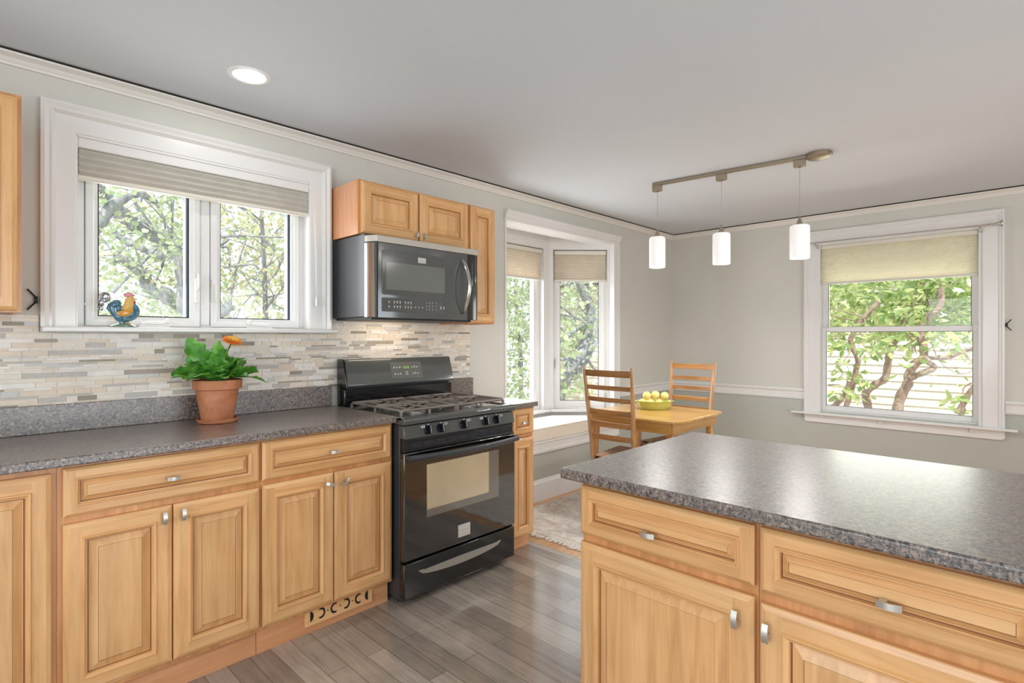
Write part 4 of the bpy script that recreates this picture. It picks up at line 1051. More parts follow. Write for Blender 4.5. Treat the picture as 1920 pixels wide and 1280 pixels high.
for lx, sx in ((TX0+.085, -1), (TX1-.085, 1)):
    for ly, sy in ((TY0+.085, -1), (TY1-.085, 1)):
        m = MB(); n0 = .020; n1 = .014
        m.rings([[Vector((lx + a*n1 + sx*.035, ly + b*n1 + sy*.015, .0086)) for a, b in ((-1,-1),(1,-1),(1,1),(-1,1))], [Vector((lx + a*n0, ly + b*n0, TZ-.022)) for a, b in ((-1,-1),(1,-1),(1,1),(-1,1))]])
        part(m, 'leg', M['pine_v'], tb, bevel=.003)

def make_chair(loc, rz, label):
    c = empty('ladderback_chair', loc, rz, label, 'chair', 'ladderback chairs at the dining table')
    SH = .475
    def bx(z): return -.175 - (.075 * max(0, (z - .45)/.64) ** 1.2)          # rake of the back posts
    def by(z): return .150 + .032 * max(0, (z - .35)/.74)
    for s in (-1, 1):
        zs = [0, .2, .45, .62, .80, .95, 1.05, 1.088]
        m = MB().tube([(bx(z) - (.02 if z == 0 else 0), s*by(z), z) for z in zs], [.014, .017, .019, .0185, .018, .0165, .0145, .010], 12, .80, up=(1, 0, 0)); m.build('back_post', M['chair_v'], c)
    for zc, h in ((1.044, .042), (.951, .029), (.873, .029), (.790, .036), (.709, .036), (.624, .036)):
        y = by(zc) - .010; rows = []
        for i in range(9):
            u = -1 + 2*i/8; bow = -.014 * (1 - u*u)
            x = bx(zc) + bow
            rows.append([Vector((x - .005, u*y, zc - h/2)), Vector((x + .005, u*y, zc - h/2)), Vector((x + .004, u*y, zc + h/2)), Vector((x - .006, u*y, zc + h/2))])
        MB().rings(rows).build('back_slat', M['chair_h'], c, bevel=.002)
    for s in (-1, 1):
        MB().tube([(.200, s*.195, 0), (.195, s*.190, .25), (.190, s*.185, SH - .005)], [.013, .017, .016], 12).build('front_leg', M['chair_v'], c)
        MB().tube([(-.175, s*.150, .30), (.19, s*.187, .30)], [.008, .008], 8).build('stretcher', M['chair_h'], c)
    MB().tube([(.193, -.187, .22), (.193, .187, .22)], [.009, .009], 8).build('stretcher', M['chair_h'], c)
    m = MB(); pts = [(-.185, -.155), (-.185, .155), (.215, .205), (.215, -.205)]
    g = 12; top = [[None]*(g+1) for _ in range(g+1)]
    V = []
    for i in range(g+1):
        row = []
        for j in range(g+1):
            u, v = i/g, j/g; x = -.185 + .40*u; hw = .155 + .05*u; y = -hw + 2*hw*v
            e = min(u, v, 1-u, 1-v); z = SH + .012 - .016*min(1, e*3) + (.0015 if (i+j) % 2 else 0)
            row.append(m.bm.verts.new((x, y, z)))
        V.append(row)
    for i in range(g):
        for j in range(g): m._f([V[i][j], V[i+1][j], V[i+1][j+1], V[i][j+1]])
    B = [m.bm.verts.new((x, y, SH - .035)) for x, y in pts]
    ed = [[V[0][j] for j in range(g+1)], [V[i][g] for i in range(g+1)], [V[g][g-j] for j in range(g+1)], [V[g-i][0] for i in range(g+1)]]
    for q in range(4):
        E_ = ed[q]
        for a, b in zip(E_, E_[1:]): 
            m._f([a, b, B[(q+1) % 4] if b is E_[-1] else B[q]])
        m._f([E_[-2], B[(q+1) % 4], B[q]]) if False else None
    m._f(B)
    m.build('seat', M['rush'], c, smooth=60)
    return c
make_chair((3.175, 1.990, .0095), 0.0, 'ladderback chair standing before the bay, its back to the room')
make_chair((3.880, 1.985, .0095), PI, 'ladderback chair behind the table, facing the room')

bowl = empty('oval_dish', (3.695, 2.085, TZ), -.80, 'lime green oval baking dish on the dining table', 'dish')
pr = [(.102, 0), (.108, .002), (.126, .030), (.131, .054), (.137, .058), (.138, .063), (.134, .065), (.128, .061), (.123, .034), (.112, .008), (.001, .006)]
MB().lathe(pr, 40, sx=1.0, sy=.72).build('dish_body', M['lime'], bowl)
for s in (-1, 1):
    MB().ell((s*.139, 0, .060), .010, .028, .005, 14, 8).build('handle', M['lime'], bowl)
for fx, fy, fz, label in ((-.055, .000, .1010, 'upper left yellow fruit heaped in the green dish'), (.013, .012, .1045, 'upper middle yellow fruit heaped in the green dish'), (.080, .000, .0985, 'upper right yellow fruit heaped in the green dish'),
                   (-.087, -.004, .0475, 'lower yellow fruit at the left end of the green dish'), (-.036, -.038, .0465, 'lower yellow fruit by the front rim, second from the dish left end'), (.028, -.040, .0465, 'lower yellow fruit by the front rim, below the middle upper one'), (-.022, .026, .0475, 'yellow fruit in the centre of the dish under the upper three'), (.043, .024, .0475, 'yellow fruit half hidden under the upper right one')):
    p = bowl.matrix_basis @ Vector((fx, fy, fz))
    m = MB().ell((0, 0, 0), .0315, .0308, .0302, 20, 14); m.tube([(.029, 0, .002), (.0322, 0, .0022), (.0332, 0, .0024)], [.008, .005, .002], 8)
    f = m.build('yellow_fruit', M['lemon']); f.location = p; f.rotation_euler = (random.uniform(-1, 1), random.uniform(-1, 1), random.uniform(0, 6)); tag(f, label, 'fruit', 'yellow fruit in the green dish')

# rug with fringe
m = MB().box(2.705, 4.62, .75, 2.732, .0005, .0085)
ru = tag(m.build('fringed_rug', M['rug'], None, bevel=.003), 'faded grey beige patterned rug under the dining table', 'rug')
m = MB(); rnd = random.Random(3)
y = .76
while y < 2.728:
    x1 = 2.708; l = rnd.uniform(.070, .105); a = rnd.uniform(-.014, .014)
    m.tube([(x1, y, .0045), (x1 - .018, y + a*.2, .0050), (x1 - .032, y + a*.4, .0045), (x1 - l*.75, y + a + rnd.uniform(-.006, .006), .0045), (x1 - l, y + a*1.5 + rnd.uniform(-.012, .012), .0040)], [.0034, .0060, .0040, .0055, .0025], 6, .62, up=(0, 1, 0))
    y += rnd.uniform(.0055, .0085)
m.build('fringe', M['fringe'], ru)

# ------------------------------------------------------------------ potted gerbera
PC = Vector((.823, 2.635, .910))
pot = empty('potted_gerbera', PC, 0, 'orange gerbera daisy in a terracotta pot on the long countertop', 'potted plant')
MB().lathe([(.074, .0), (.080, .003), (.084, .016), (.080, .018), (.074, .008), (.001, .006)], 40).build('saucer', M['terracotta'], pot)
MB().lathe([(.058, .0085), (.064, .010), (.086, .146), (.090, .148), (.0985, .150), (.1015, .186), (.099, .190), (.092, .190), (.088, .170), (.001, .166)], 48).build('pot', M['terracotta'], pot)
MB().lathe([(.090, .172), (.06, .178), (.001, .181)], 28).build('soil', M['soil'], pot)
def leaf(az, L, W, rise, droop, curl=.25, base=.02, z0=.176, lobes=6, twist=0.0, stem=.35):
    """one lobed gerbera leaf with its stalk"""
    m = MB(); n = 40; wn = 8; rows = []
    ca, sa = math.cos(az), math.sin(az); rnd = random.Random(int(az*1000 + L*9999))
    ph = rnd.uniform(0, 6); stem = min(stem, .24); W *= 1.12; droop *= .9
    for i in range(n + 1):
        t = i/n
        r = base + L*t*math.cos(rise)*(1 + .35*droop*t); z = z0 + L*(math.sin(rise)*t - droop*t*t)
        sl = math.atan2(math.sin(rise) - 2*droop*t, math.cos(rise))
        if t < stem: w = .0032
        else:
            q = (t - stem)/(1 - stem); w = W*(math.sin(PI*min(1, q**.85*.90 + .08)) ** .8) * (1 + .13*math.sin(q*lobes*2*PI + ph) + .05*math.sin(q*lobes*4.4*PI))
            w = max(w, .0015) if q < .99 else .001
        row = []
        for j in range(wn + 1):
            v = -1 + 2*j/wn; ww = v*w
            h = curl*abs(v)**1.6*w + ((.16*w*math.sin(q*11 + ph + v*2.5)*abs(v)) if t >= stem else 0)
            a_ = ww*math.cos(twist) - h*math.sin(twist); b_ = ww*math.sin(twist) + h*math.cos(twist)
            rr = r - b_*math.sin(sl); zz = z + b_*math.cos(sl)
            row.append(Vector((rr*ca - a_*sa, rr*sa + a_*ca, zz)))
        rows.append(row)
    m.rings(rows, False)
    return m.build('leaf', M['plant_leaf'], pot, smooth=70, fix=False)
# the view direction onto the plant is roughly +y; azimuth -PI/2 points to the camera, PI to the left, 0 to the right
for a in ((2.95, .235, .044, 1.22, .10, .25, .03, .176, 4, 1.25, .30), (-1.75, .20, .034, 1.42, .05, .3, .02, .176, 4, .5), (2.55, .17, .044, 1.0, .22, .25), (1.9, .15, .040, 1.15, .25, .2), (1.35, .18, .042, 1.25, .15, .25), (.9, .16, .042, 1.1, .2, .25),
          (.35, .18, .044, .85, .34, .2, .02, .178, 5, -.8), (2.7, .16, .042, .9, .3, .2, .02, .178, 5, .8), (.05, .175, .042, .62, .42, .2, .02, .178, 6, -.6), (-.30, .185, .042, .55, .66, .2), (-.75, .15, .042, .85, .66, .15), (-1.2, .13, .042, .95, .66, .1), (-1.62, .13, .044, .90, .66, .1),
          (-2.1, .14, .042, .85, .62, .1), (-2.5, .17, .046, .72, .50, .15), (3.1, .18, .046, .66, .42, .2, .02, .178, 5, .7), (-2.85, .19, .042, .58, .42, .2), (-.1, .165, .044, 1.0, .2, .3), (-1.3, .165, .042, 1.32, .06, .3, .02, .178, 5, .3), (-1.9, .15, .044, 1.2, .14, .2), (-.6, .15, .044, 1.15, .18, .2), (2.9, .15, .044, 1.0, .3, .2),
          (-1.0, .135, .044, 1.15, .30, .2), (-2.3, .14, .044, 1.05, .32, .2), (-1.75, .10, .040, .9, .5, .15), (.2, .14, .040, 1.2, .14, .25), (-.45, .12, .042, .9, .5, .2), (-2.7, .13, .042, .95, .4, .2)):
    leaf(*a)
fx, fz = .058, .362
MB().tube([(.005, -.01, .176), (.012, -.012, .24), (.040, -.012, .32), (fx - .001, -.011, fz - .003)], [.0035, .003, .003, .0045], 8).build('flower_stalk', M['plant_leaf'], pot)
m = MB(); rnd = random.Random(5)
Tf = Matrix.Translation((fx, -.012, fz)) @ Matrix.Rotation(.12, 4, 'Y') @ Matrix.Rotation(.42, 4, 'X')
for ringn, (nn, L, w, z, up, mi) in enumerate(((24, .040, .0062, 0, .12, 0), (22, .034, .0055, .003, .40, 0), (18, .022, .004, .005, .75, 1))):
    for i in range(nn):
        a = 2*PI*i/nn + ringn*.1; m.m = mi; rows = []
        for j in range(5):
            t = j/4; r = .006 + L*t; ww = w*math.sin(PI*(.18 + .74*t)); zz = z + math.sin(up)*L*t - .008*t*t
            rows.append([Tf @ Vector((r*math.cos(a) - s_*ww*math.sin(a), r*math.sin(a) + s_*ww*math.cos(a), zz + .001*abs(s_))) for s_ in (-1, 0, 1)])
        m.rings(rows, False)
m.m = 1; m.ell(Tf @ Vector((0, 0, .004)), .010, .010, .006, 12, 6)
m.build('flower_head', [M['petal'], M['petal_yellow']], pot, smooth=60, fix=False)

# ------------------------------------------------------------------ rooster figurine with measuring spoons
RO = Vector((.505, 2.800, 1.331))
ro = empty('rooster_figurine', RO, 0, 'glazed ceramic rooster with teal tail standing on the window sill', 'figurine')
MB().lathe([(.050, 0), (.049, .004), (.040, .010), (.022, .015), (.001, .017)], 28, sy=.55).build('base', M['sage'], ro)
m = MB().stube([(-.030, 0, .052), (-.016, 0, .046), (.004, 0, .050), (.024, 0, .058), (.036, 0, .070), (.036, 0, .084), (.028, 0, .094), (.020, 0, .100)], [.010, .022, .028, .030, .025, .020, .015, .010], 28, .78, up=(0, 0, 1))
m.stube([(-.006, 0, .012), (-.003, 0, .030), (.004, 0, .050)], [.010, .012, .020], 14, .8, up=(1, 0, 0)); m.stube([(.012, 0, .012), (.012, 0, .030), (.014, 0, .050)], [.007, .009, .018], 14, .8, up=(1, 0, 0))
m.build('body', M['teal'], ro, smooth=70)
m = MB().stube([(.014, 0, .072), (.018, 0, .088), (.020, 0, .104), (.022, 0, .118), (.023, 0, .128), (.022, 0, .134)], [.026, .022, .0185, .017, .0145, .006], 20, .88, up=(1, 0, 0)); m.build('neck', M['cream'], ro, smooth=70)
m = MB().stube([(-.026, -.018, .060), (-.010, -.021, .058), (.008, -.022, .062), (.022, -.020, .072), (.027, -.017, .080)], [.006, .013, .015, .012, .005], 16, .45, up=(0, 0, 1)); m.stube([(-.026, .018, .060), (-.010, .021, .058), (.008, .022, .062), (.022, .020, .072), (.027, .017, .080)], [.006, .013, .015, .012, .005], 16, .45, up=(0, 0, 1)); m.build('wing', M['ochre'], ro, smooth=70)
for q, (dx, rr, dy) in enumerate(((0, .0165, 0), (-.009, .014, -.005), (.010, .013, .005), (-.015, .010, .003), (.004, .012, -.009))):
    m = MB().stube([(-.020, dy, .042), (-.030 + dx*.3, dy, .062), (-.034 + dx, dy, .082), (-.030 + dx, dy, .098 - q*.005), (-.020 + dx*.6, dy, .104 - q*.007), (-.010 + dx*.4, dy, .096 - q*.008)], [.011, rr, rr*1.05, rr*.95, rr*.8, rr*.4], 20, .55, up=(1, 0, 0)); m.build('tail_feather', M['teal'], ro, smooth=70)
m = MB()
m.prism([(.004, .129), (-.001, .140), (.003, .147), (.009, .145), (.011, .149), (.018, .153), (.023, .149), (.028, .150), (.033, .146), (.036, .141), (.042, .137), (.036, .133), (.026, .133), (.016, .131)], lambda u, v, k_: Vector((u, -.0045 + .009*k_, v)))
m.build('comb', M['red'], ro, smooth=70, bevel=.003, seg=3)
m = MB().stube([(.036, -.003, .118), (.039, -.004, .110), (.040, -.004, .102)], [.004, .0075, .005], 12, .7); m.build('wattle', M['red'], ro, smooth=70)
m = MB().stube([(.034, 0, .124), (.042, 0, .123), (.052, 0, .120)], [.007, .005, .001], 12, .8); m.build('beak', M['beak'], ro, smooth=70)
MB().ell((.031, -.0125, .127), .0022, .0015, .0022, 10, 6).build('eye', M['blackmatte'], ro)
MB().stube([(.026, -.004, .014), (.014, -.006, .016), (.004, -.004, .015)], [.003, .005, .003], 8, .6).build('foot', M['ochre'], ro)
for (dx, dz, r, lab) in ((-.062, .126, .0215, 'large round steel measuring spoon above the rooster tail'), (-.076, .101, .0135, 'middle sized steel measuring spoon behind the rooster tail'), (-.076, .078, .0105, 'smallest steel measuring spoon low behind the rooster tail')):
    sp = empty('measuring_spoon', RO + Vector((dx, .012, dz)), 0, lab, 'measuring spoon', 'steel measuring spoons hung on the rooster')
    Ms = Matrix.Rotation(PI/2 - .12, 4, 'X') @ Matrix.Rotation(.15, 4, 'Y')
    m = MB().lathe([(r*1.04, .001), (r, .0015), (r*.92, -r*.22), (r*.6, -r*.42), (.0005, -r*.5)], 28, caps=False); m.bm.transform(Ms); m.build('spoon_bowl', M['chrome'], sp, smooth=60, fix=False)
    m = MB().tube([(r*.95, 0, .0005), (r*.95 + .02, .0, -.004), (.040, 0, -dz*.25)], [.003, .003, .0025], 8, .4); m.build('spoon_handle', M['chrome'], sp)

# ------------------------------------------------------------------ the garden outside the windows
GZ = -.55
m = MB().box(-12, 26, -14, YR - .75, GZ - .05, GZ); m.box(XB + .6, 26, YR - .75, 26, GZ - .05, GZ); m.box(-12, XB + .6, 3.5, 26, GZ - .05, GZ)
struct('ground', m, M['concrete'], 'pale sunlit paving outside the windows', 'ground')
def limb(mb, pts, r0, r1, n=9, jit=.0):
    P = [Vector(p) for p in pts]; k = len(P)
    out = []
    for i in range(k - 1):                                    # soften the polyline
        a = P[max(i-1, 0)]; b = P[i]; c = P[i+1]; d = P[min(i+2, k-1)]
        for s in range(4):
            t = s/4; out.append(.5*((2*b) + (c-a)*t + (2*a-5*b+4*c-d)*t*t + (3*b-a-3*c+d)*t**3))
    out.append(P[-1]); q = len(out)
    mb.tube(out, [(r0 + (r1 - r0)*i/(q-1)) * (1 + .08*math.sin(i*1.7)) for i in range(q)], n)
def twigs(mb, rnd, base, direction, L, r, depth, tips):
    p = Vector(base); d = Vector(direction).normalized(); pts = [p.copy()]
    for i in range(4):
        d = (d + Vector((rnd.gauss(0, .28), rnd.gauss(0, .28), rnd.gauss(.03, .25)))).normalized(); p = p + d*L/4; pts.append(p.copy())
    mb.tube(pts, [r*(1 - .17*i) for i in range(5)], 5)
    tips.append((pts[-1], d)); tips.append((pts[2], d))
    if depth:
        for i in range(rnd.choice((2, 3))):
            q = pts[rnd.choice((1, 2, 3, 4))]
            twigs(mb, rnd, q, d + Vector((rnd.gauss(0, .8), rnd.gauss(0, .8), rnd.gauss(0, .7))), L*rnd.uniform(.55, .8), r*.55, depth - 1, tips)
def leafquad(mb, rnd, p, size, long=False, down=.0):
    a = Vector((rnd.gauss(0, 1), rnd.gauss(0, 1), rnd.gauss(-down, .7))).normalized(); b = a.cross(Vector((rnd.gauss(0, 1), rnd.gauss(0, 1), rnd.gauss(0, 1)))).normalized(); c = a.cross(b)
    L = size*rnd.uniform(.7, 1.25); w = L*(.20 if long else .40)
    if long:
        V = [p, p + a*L*.3 + b*w*.8 + c*.1*w, p + a*L*.65 + b*w + c*.15*w, p + a*L, p + a*L*.65 - b*w + c*.15*w, p + a*L*.3 - b*w*.8 + c*.1*w]
    else:
        V = [p, p + a*L*.28 + b*w*.85 + c*.2*w, p + a*L*.62 + b*w*.8 + c*.2*w, p + a*L - c*.15*L, p + a*L*.62 - b*w*.8 + c*.2*w, p + a*L*.28 - b*w*.85 + c*.2*w]
    mb._f([mb.bm.verts.new(q) for q in V])
def clump(mb, rnd, c, n, spread, size, **k):
    for _ in range(n): leafquad(mb, rnd, Vector(c) + Vector((rnd.gauss(0, spread), rnd.gauss(0, spread), rnd.gauss(0, spread*.8))), size, **k)
def tree_thing(name, base, label, wood_mb, wmat, leaf_mb, lmat, group=None, cat='tree'):
    r = empty(name, base, 0, label, cat, group); I = Matrix.Translation(-Vector(base))
    wood_mb.bm.transform(I); wood_mb.build('trunk', wmat, r, smooth=80)
    leaf_mb.bm.transform(I); leaf_mb.build('foliage', lmat, r, smooth=0, fix=False)
    return r
PX = lambda pts, y: [atY(u, v, yy) for (u, v), yy in zip(pts, y if hasattr(y, '__len__') else [y]*len(pts))]
PB = lambda pts, x: [atX(u, v, xx) for (u, v), xx in zip(pts, x if hasattr(x, '__len__') else [x]*len(pts))]
def z7(o, z, pts): return [(o[0] + a/z, o[1] + b/z) for a, b in pts]
def grow(wm, lm, rnd, path, count, L, r, leaves, size, spread, depth=1, long=False):
    tips = []
    for _ in range(count):
        i = rnd.randrange(len(path) - 1); t = rnd.random(); p = Vector(path[i]).lerp(Vector(path[i+1]), t)
        twigs(wm, rnd, p, (rnd.gauss(0, 1), rnd.gauss(0, 1), rnd.gauss(.2, .8)), L*rnd.uniform(.6, 1.3), r, depth, tips)
    for p, d in tips: clump(lm, rnd, p, leaves, spread, size, long=long)

# big old tree seen through the kitchen window
rnd = random.Random(21); wm = MB(); lm = MB(); O, Zm = (170, 330), 4.5725
tk = PX(z7(O, Zm, [(905, 2100), (890, 1500), (870, 1050), (840, 800), (770, 620), (680, 545)]), [6.6]*6); limb(wm, [tk[0] - Vector((0, 0, .2))] + tk, .20, .10, 12)
b1_ = PX(z7(O, Zm, [(680, 545), (560, 500), (400, 420), (270, 330), (150, 210), (20, 60)]), [6.6, 6.6, 6.5, 6.4, 6.3, 6.2]); limb(wm, b1_, .095, .06, 12)
b2_ = PX(z7(O, Zm, [(-60, 560), (70, 395), (160, 280), (270, 190), (390, 150), (450, 158), (560, 225)]), [5.8, 5.8, 5.8, 5.8, 5.9, 6.0, 6.1]); limb(wm, b2_, .065, .026, 10)
b3_ = PX(z7(O, Zm, [(770, 640), (640, 680), (520, 650), (440, 615), (330, 570), (180, 470)]), [6.6, 6.8, 7, 7, 7.1, 7.2]); limb(wm, b3_, .055, .035)
b4_ = PX(z7(O, Zm, [(880, 1150), (760, 1090), (670, 1050), (580, 990), (500, 950), (440, 830), (330, 740), (200, 690)]), 7.4); limb(wm, b4_, .09, .06)
b5_ = PX(z7(O, Zm, [(880, 1180), (980, 1240), (1120, 1170), (1190, 1110)]), 6.6); limb(wm, b5_, .07, .06)
for pts in ([(190, 1000), (300, 880), (430, 760), (580, 610)], [(1120, 590), (1190, 540)], [(1120, 610), (1180, 620), (1195, 760), (1150, 790)], [(1200, 770), (1300, 765), (1400, 760), (1450, 800)], [(1120, 520), (1300, 510), (1480, 520), (1700, 525)], [(1440, 480), (1500, 560), (1570, 640), (1530, 760)], [(1700, 640), (1640, 720), (1590, 830), (1480, 950)], [(1195, 1110), (1210, 980), (1260, 760), (1340, 520)], [(540, 210), (620, 340), (640, 470)], [(700, 200), (700, 470)], [(380, 220), (520, 420)], [(520, 940), (660, 960), (740, 1030)], [(540, 930), (600, 800), (640, 690)]):
    limb(wm, PX(z7(O, Zm, pts), rnd.uniform(6.2, 7.2)), .018, .010, 6)
for p, c in ((b1_, 6), (b2_, 7), (b3_, 9), (b4_, 10)): grow(wm, lm, rnd, p, c, .7, .008, 6, .062, .12)
for _ in range(70):
    c = Vector((rnd.uniform(.3, 2.2), rnd.uniform(6.9, 8.2), rnd.uniform(.6, 3.8))); clump(lm, rnd, c, 11, .16, .064)
for u, v, n in ((192, 352, 9), (200, 362, 8), (188, 380, 7), (192, 425, 8), (204, 436, 8), (222, 395, 5), (320, 470, 6), (336, 478, 6), (312, 500, 6), (322, 462, 5), (300, 522, 6), (285, 575, 7), (310, 590, 6), (338, 600, 6), (200, 520, 5)):
    clump(lm, rnd, atY(u, v, 5.7), n, .06, .058)
tree_thing('garden_tree', (tk[0].x, 6.6, GZ), 'old tree with thick furrowed grey limbs crossing the kitchen window', wm, M['bark_grey'], lm, M['leaf_tree'])

# yellowing fine-branched trees beyond it
def bushy(name, base, R, H0, H1, n, size, lmat, label, seed, wmat='bark_grey', tw=26, gap=.25):
    rnd = random.Random(seed); wm = MB(); lm = MB(); b = Vector((*base, GZ)); tips = []
    top = b + Vector((rnd.uniform(-.3, .3), rnd.uniform(-.3, .3), H1*.75)); path = [b - Vector((0, 0, .1)), b.lerp(top, .3) + Vector((rnd.uniform(-.2, .2), 0, 0)), b.lerp(top, .65), top]; limb(wm, path, .06, .02, 8)
    for _ in range(tw):
        t = rnd.uniform(.15, 1); p = b.lerp(top, t); a = rnd.uniform(0, 2*PI); twigs(wm, rnd, p, (math.cos(a), math.sin(a), rnd.uniform(-.1, .8)), R*rnd.uniform(.5, .9), .014, 2, tips)
    for _ in range(n // 9):
        a = rnd.uniform(0, 2*PI); rr = R*math.sqrt(rnd.random()); z = GZ + H0 + (H1 - H0)*rnd.random()
        if rnd.random() < gap: continue
        clump(lm, rnd, b.xy.to_3d() + Vector((rr*math.cos(a), rr*math.sin(a), z)), 9, .16, size)
    for p, d in tips[::2]: clump(lm, rnd, p, 4, .12, size)
    tree_thing(name, tuple(b), label, wm, M[wmat], lm, M[lmat], 'trees in the garden')
bushy('garden_tree', (3.1, 7.6), 1.6, .3, 5.4, 7000, .062, 'leaf_autumn', 'fine branched yellowing tree in the right pane of the kitchen window', 31)
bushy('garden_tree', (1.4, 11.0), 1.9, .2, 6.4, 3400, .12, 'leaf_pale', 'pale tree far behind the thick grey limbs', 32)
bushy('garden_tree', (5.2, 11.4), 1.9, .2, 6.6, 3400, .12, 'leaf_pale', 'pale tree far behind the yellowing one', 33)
bushy('garden_tree', (5.85, 6.5), .85, .3, 4.4, 4600, .075, 'leaf_tree', 'leafy green tree outside the middle bay window', 34, tw=26, gap=.2)
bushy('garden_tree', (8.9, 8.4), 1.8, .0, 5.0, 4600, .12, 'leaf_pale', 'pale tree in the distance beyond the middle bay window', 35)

# leaning twin trunk outside the angled bay window
rnd = random.Random(44); wm = MB(); lm = MB(); O, Zm = (940, 520), 5.333; yb = 5.6
t_ = PX(z7(O, Zm, [(480, 1700), (560, 1200), (620, 1040), (700, 890), (790, 760), (845, 630), (880, 480), (890, 330), (830, 190), (760, 0)]), yb); limb(wm, t_, .13, .06, 12)
u_ = PX(z7(O, Zm, [(620, 1080), (760, 960), (840, 820), (930, 660), (970, 500), (1010, 330)]), yb + .35); limb(wm, u_, .075, .05, 10)
v_ = PX(z7(O, Zm, [(560, 650), (690, 570), (790, 490), (960, 420), (1100, 380)]), yb); limb(wm, v_, .045, .03)
for pts, r in (([(500, 220), (590, 290), (680, 350), (745, 430)], .022), ([(540, 360), (640, 380), (750, 400), (840, 460)], .022), ([(860, 800), (900, 880), (960, 930), (1060, 990)], .03), ([(480, 830), (620, 820), (720, 790), (840, 820)], .028), ([(590, 500), (650, 580), (640, 700), (620, 800)], .012), ([(770, 280), (840, 350), (940, 380)], .018), ([(860, 170), (920, 250), (940, 380)], .012), ([(600, 160), (700, 90), (790, 40)], .009), ([(640, 1045), (800, 1050), (930, 990)], .010)):
    limb(wm, PX(z7(O, Zm, pts), yb - .2), r, r*.6, 7)
for p, c in ((t_[2:], 7), (u_, 5), (v_, 4)): grow(wm, lm, rnd, p, c, .6, .009, 3, .10, .12)
for pts in ((700, 180), (740, 260), (640, 210), (640, 110), (600, 640), (720, 740), (610, 900), (620, 1100), (680, 1080), (790, 1120), (760, 1030), (560, 1150), (860, 60), (930, 60), (590, 580), (900, 1150)):
    clump(lm, rnd, PX(z7(O, Zm, [pts]), yb - .4)[0], 5, .08, .12)
tree_thing('garden_tree', (t_[0].x, yb, GZ), 'leaning grey twin trunked tree outside the angled bay window', wm, M['bark_grey'], lm, M['leaf_tree'])

# twisting shrub in the dining window
rnd = random.Random(51); wm = MB(); lm = MB(); O, Zm = (1470, 600), 4.267; xs = 8.2
A_ = PB(z7(O, Zm, [(700, 1100), (690, 800), (665, 660), (655, 580), (730, 515), (805, 470), (830, 360), (850, 240), (900, 170), (945, 90), (980, -60), (1060, -180), (1110, -300)]), xs); limb(wm, A_, .052, .030, 12)
B_ = PB(z7(O, Zm, [(900, 1100), (905, 760), (935, 610), (990, 510), (1000, 440), (1045, 350), (1115, 300), (1115, 200), (1090, 100), (1150, -20), (1250, -120), (1250, -260)]), xs - .3); limb(wm, B_, .060, .032, 12)
C_ = PB(z7(O, Zm, [(1005, 465), (1100, 425), (1180, 395), (1195, 370), (1160, 335), (1120, 300)]), xs - .4); limb(wm, C_, .036, .032, 10)
D_ = PB(z7(O, Zm, [(1110, 300), (1220, 302), (1330, 295), (1420, 255), (1520, 225), (1640, 200)]), xs - .3); limb(wm, D_, .026, .018, 9)
E_ = PB(z7(O, Zm, [(400, 1000), (520, 620), (560, 480), (580, 380), (592, 315), (545, 210), (540, 130), (640, -20), (760, -150)]), xs - .8); limb(wm, E_, .032, .026, 9)
F_ = PB(z7(O, Zm, [(860, 200), (920, 215), (1000, 190), (1060, 150)]), xs); limb(wm, F_, .013, .010, 7)
G_ = PB(z7(O, Zm, [(330, 740), (430, 660), (490, 590), (520, 490)]), xs - 1); limb(wm, G_, .034, .022, 8)
H_ = PB(z7(O, Zm, [(1390, 750), (1450, 640), (1500, 560), (1600, 480)]), xs - .6); limb(wm, H_, .034, .022, 8)
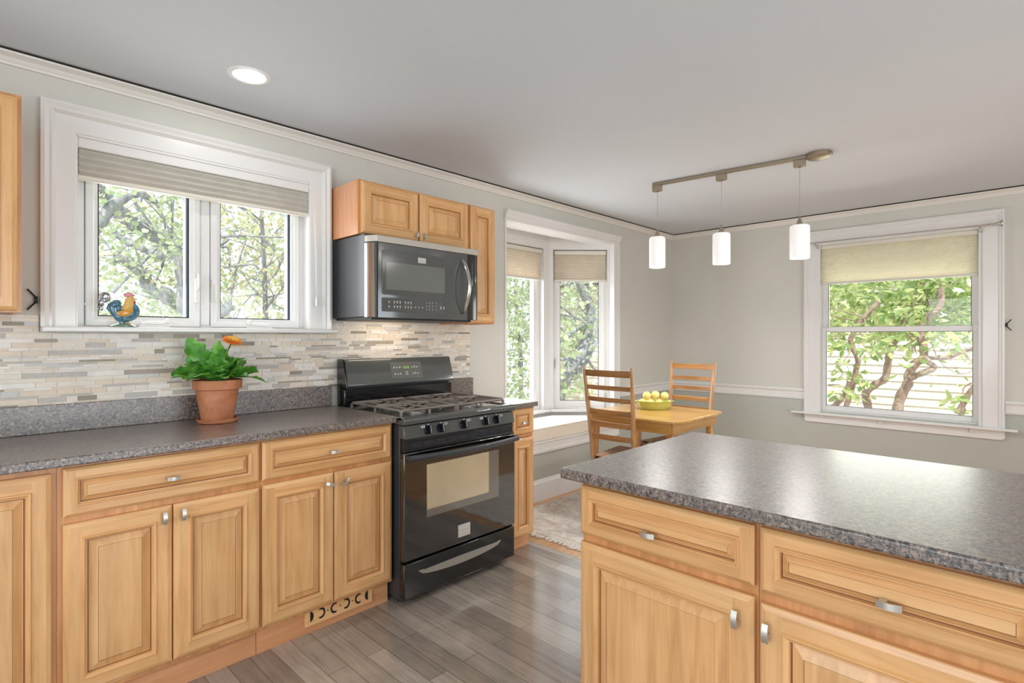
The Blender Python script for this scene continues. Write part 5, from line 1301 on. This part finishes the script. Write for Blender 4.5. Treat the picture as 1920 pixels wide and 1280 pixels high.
for pts in ([(900, 170), (820, 190), (760, 215), (640, 210)], [(1120, 260), (1190, 210)], [(1370, 160), (1440, 260), (1510, 340)], [(340, 250), (430, 235), (520, 235)], [(300, 518), (380, 517), (450, 515)], [(1500, 500), (1440, 540), (1430, 590)], [(1040, 200), (1060, 270)], [(600, 300), (620, 280)], [(1020, 210), (1030, 250), (985, 290)]):
    limb(wm, PB(z7(O, Zm, pts), xs - .4), .009, .005, 6)
for (px_, py_, n) in [(560, 430, 8), (620, 460, 8), (500, 440, 7), (690, 480, 7), (540, 560, 8), (580, 610, 9), (450, 600, 6), (480, 560, 6), (1330, 610, 7), (1420, 640, 8), (1360, 660, 6), (1460, 720, 6), (400, 370, 5), (690, 220, 8), (740, 240, 7), (660, 250, 6), (800, 200, 7), (450, 180, 9), (400, 200, 8), (480, 140, 9), (1330, 120, 8), (1400, 90, 9), (1280, 100, 8), (980, 300, 3), (730, 130, 8), (860, 140, 8), (990, 130, 7), (1470, 130, 7)]:
    clump(lm, rnd, PB(z7(O, Zm, [(px_, py_)]), xs - rnd.uniform(.5, 1.1))[0], n, .055, .125, long=True, down=.6)
for _ in range(420):
    px_, py_ = rnd.uniform(250, 1650), rnd.uniform(-420, 105)
    clump(lm, rnd, PB(z7(O, Zm, [(px_, py_)]), xs + rnd.uniform(-.15, 1.4))[0], 8, .11, .125, long=True, down=.2)
for p in (A_[8:], B_[7:], E_[5:]): grow(wm, lm, rnd, p, 6, .6, .008, 4, .12, .10, long=True)
tree_thing('garden_shrub', (A_[0].x, A_[0].y, GZ), 'tall shrub with twisting brown stems and glossy leaves in the dining window', wm, M['bark_brown'], lm, M['leaf_rhodo'], None, 'shrub')

# neighbouring house with cream shingles
HX = 11.3
ho = empty('neighbor_house', (HX, 2, GZ), 0, 'cream shingled neighbouring house behind the twisting shrub', 'house'); m = MB()
for i in range(24):
    z = GZ + i*.135; m.prism([(HX - .026, z), (HX - .008, z + .140), (HX + .02, z + .140), (HX + .02, z)], lambda u, v, k: Vector((u, -5 + 14.5*k, v)))
part(m, 'wall', M['shingle'], ho, smooth=0)
m = MB().prism([(HX - .35, GZ + 3.16), (HX + 2.6, GZ + 5.2), (HX + 5.6, GZ + 3.16)], lambda u, v, k: Vector((u, -5.3 + 15.1*k, v))); part(m, 'roof', M['roof'], ho, smooth=0)
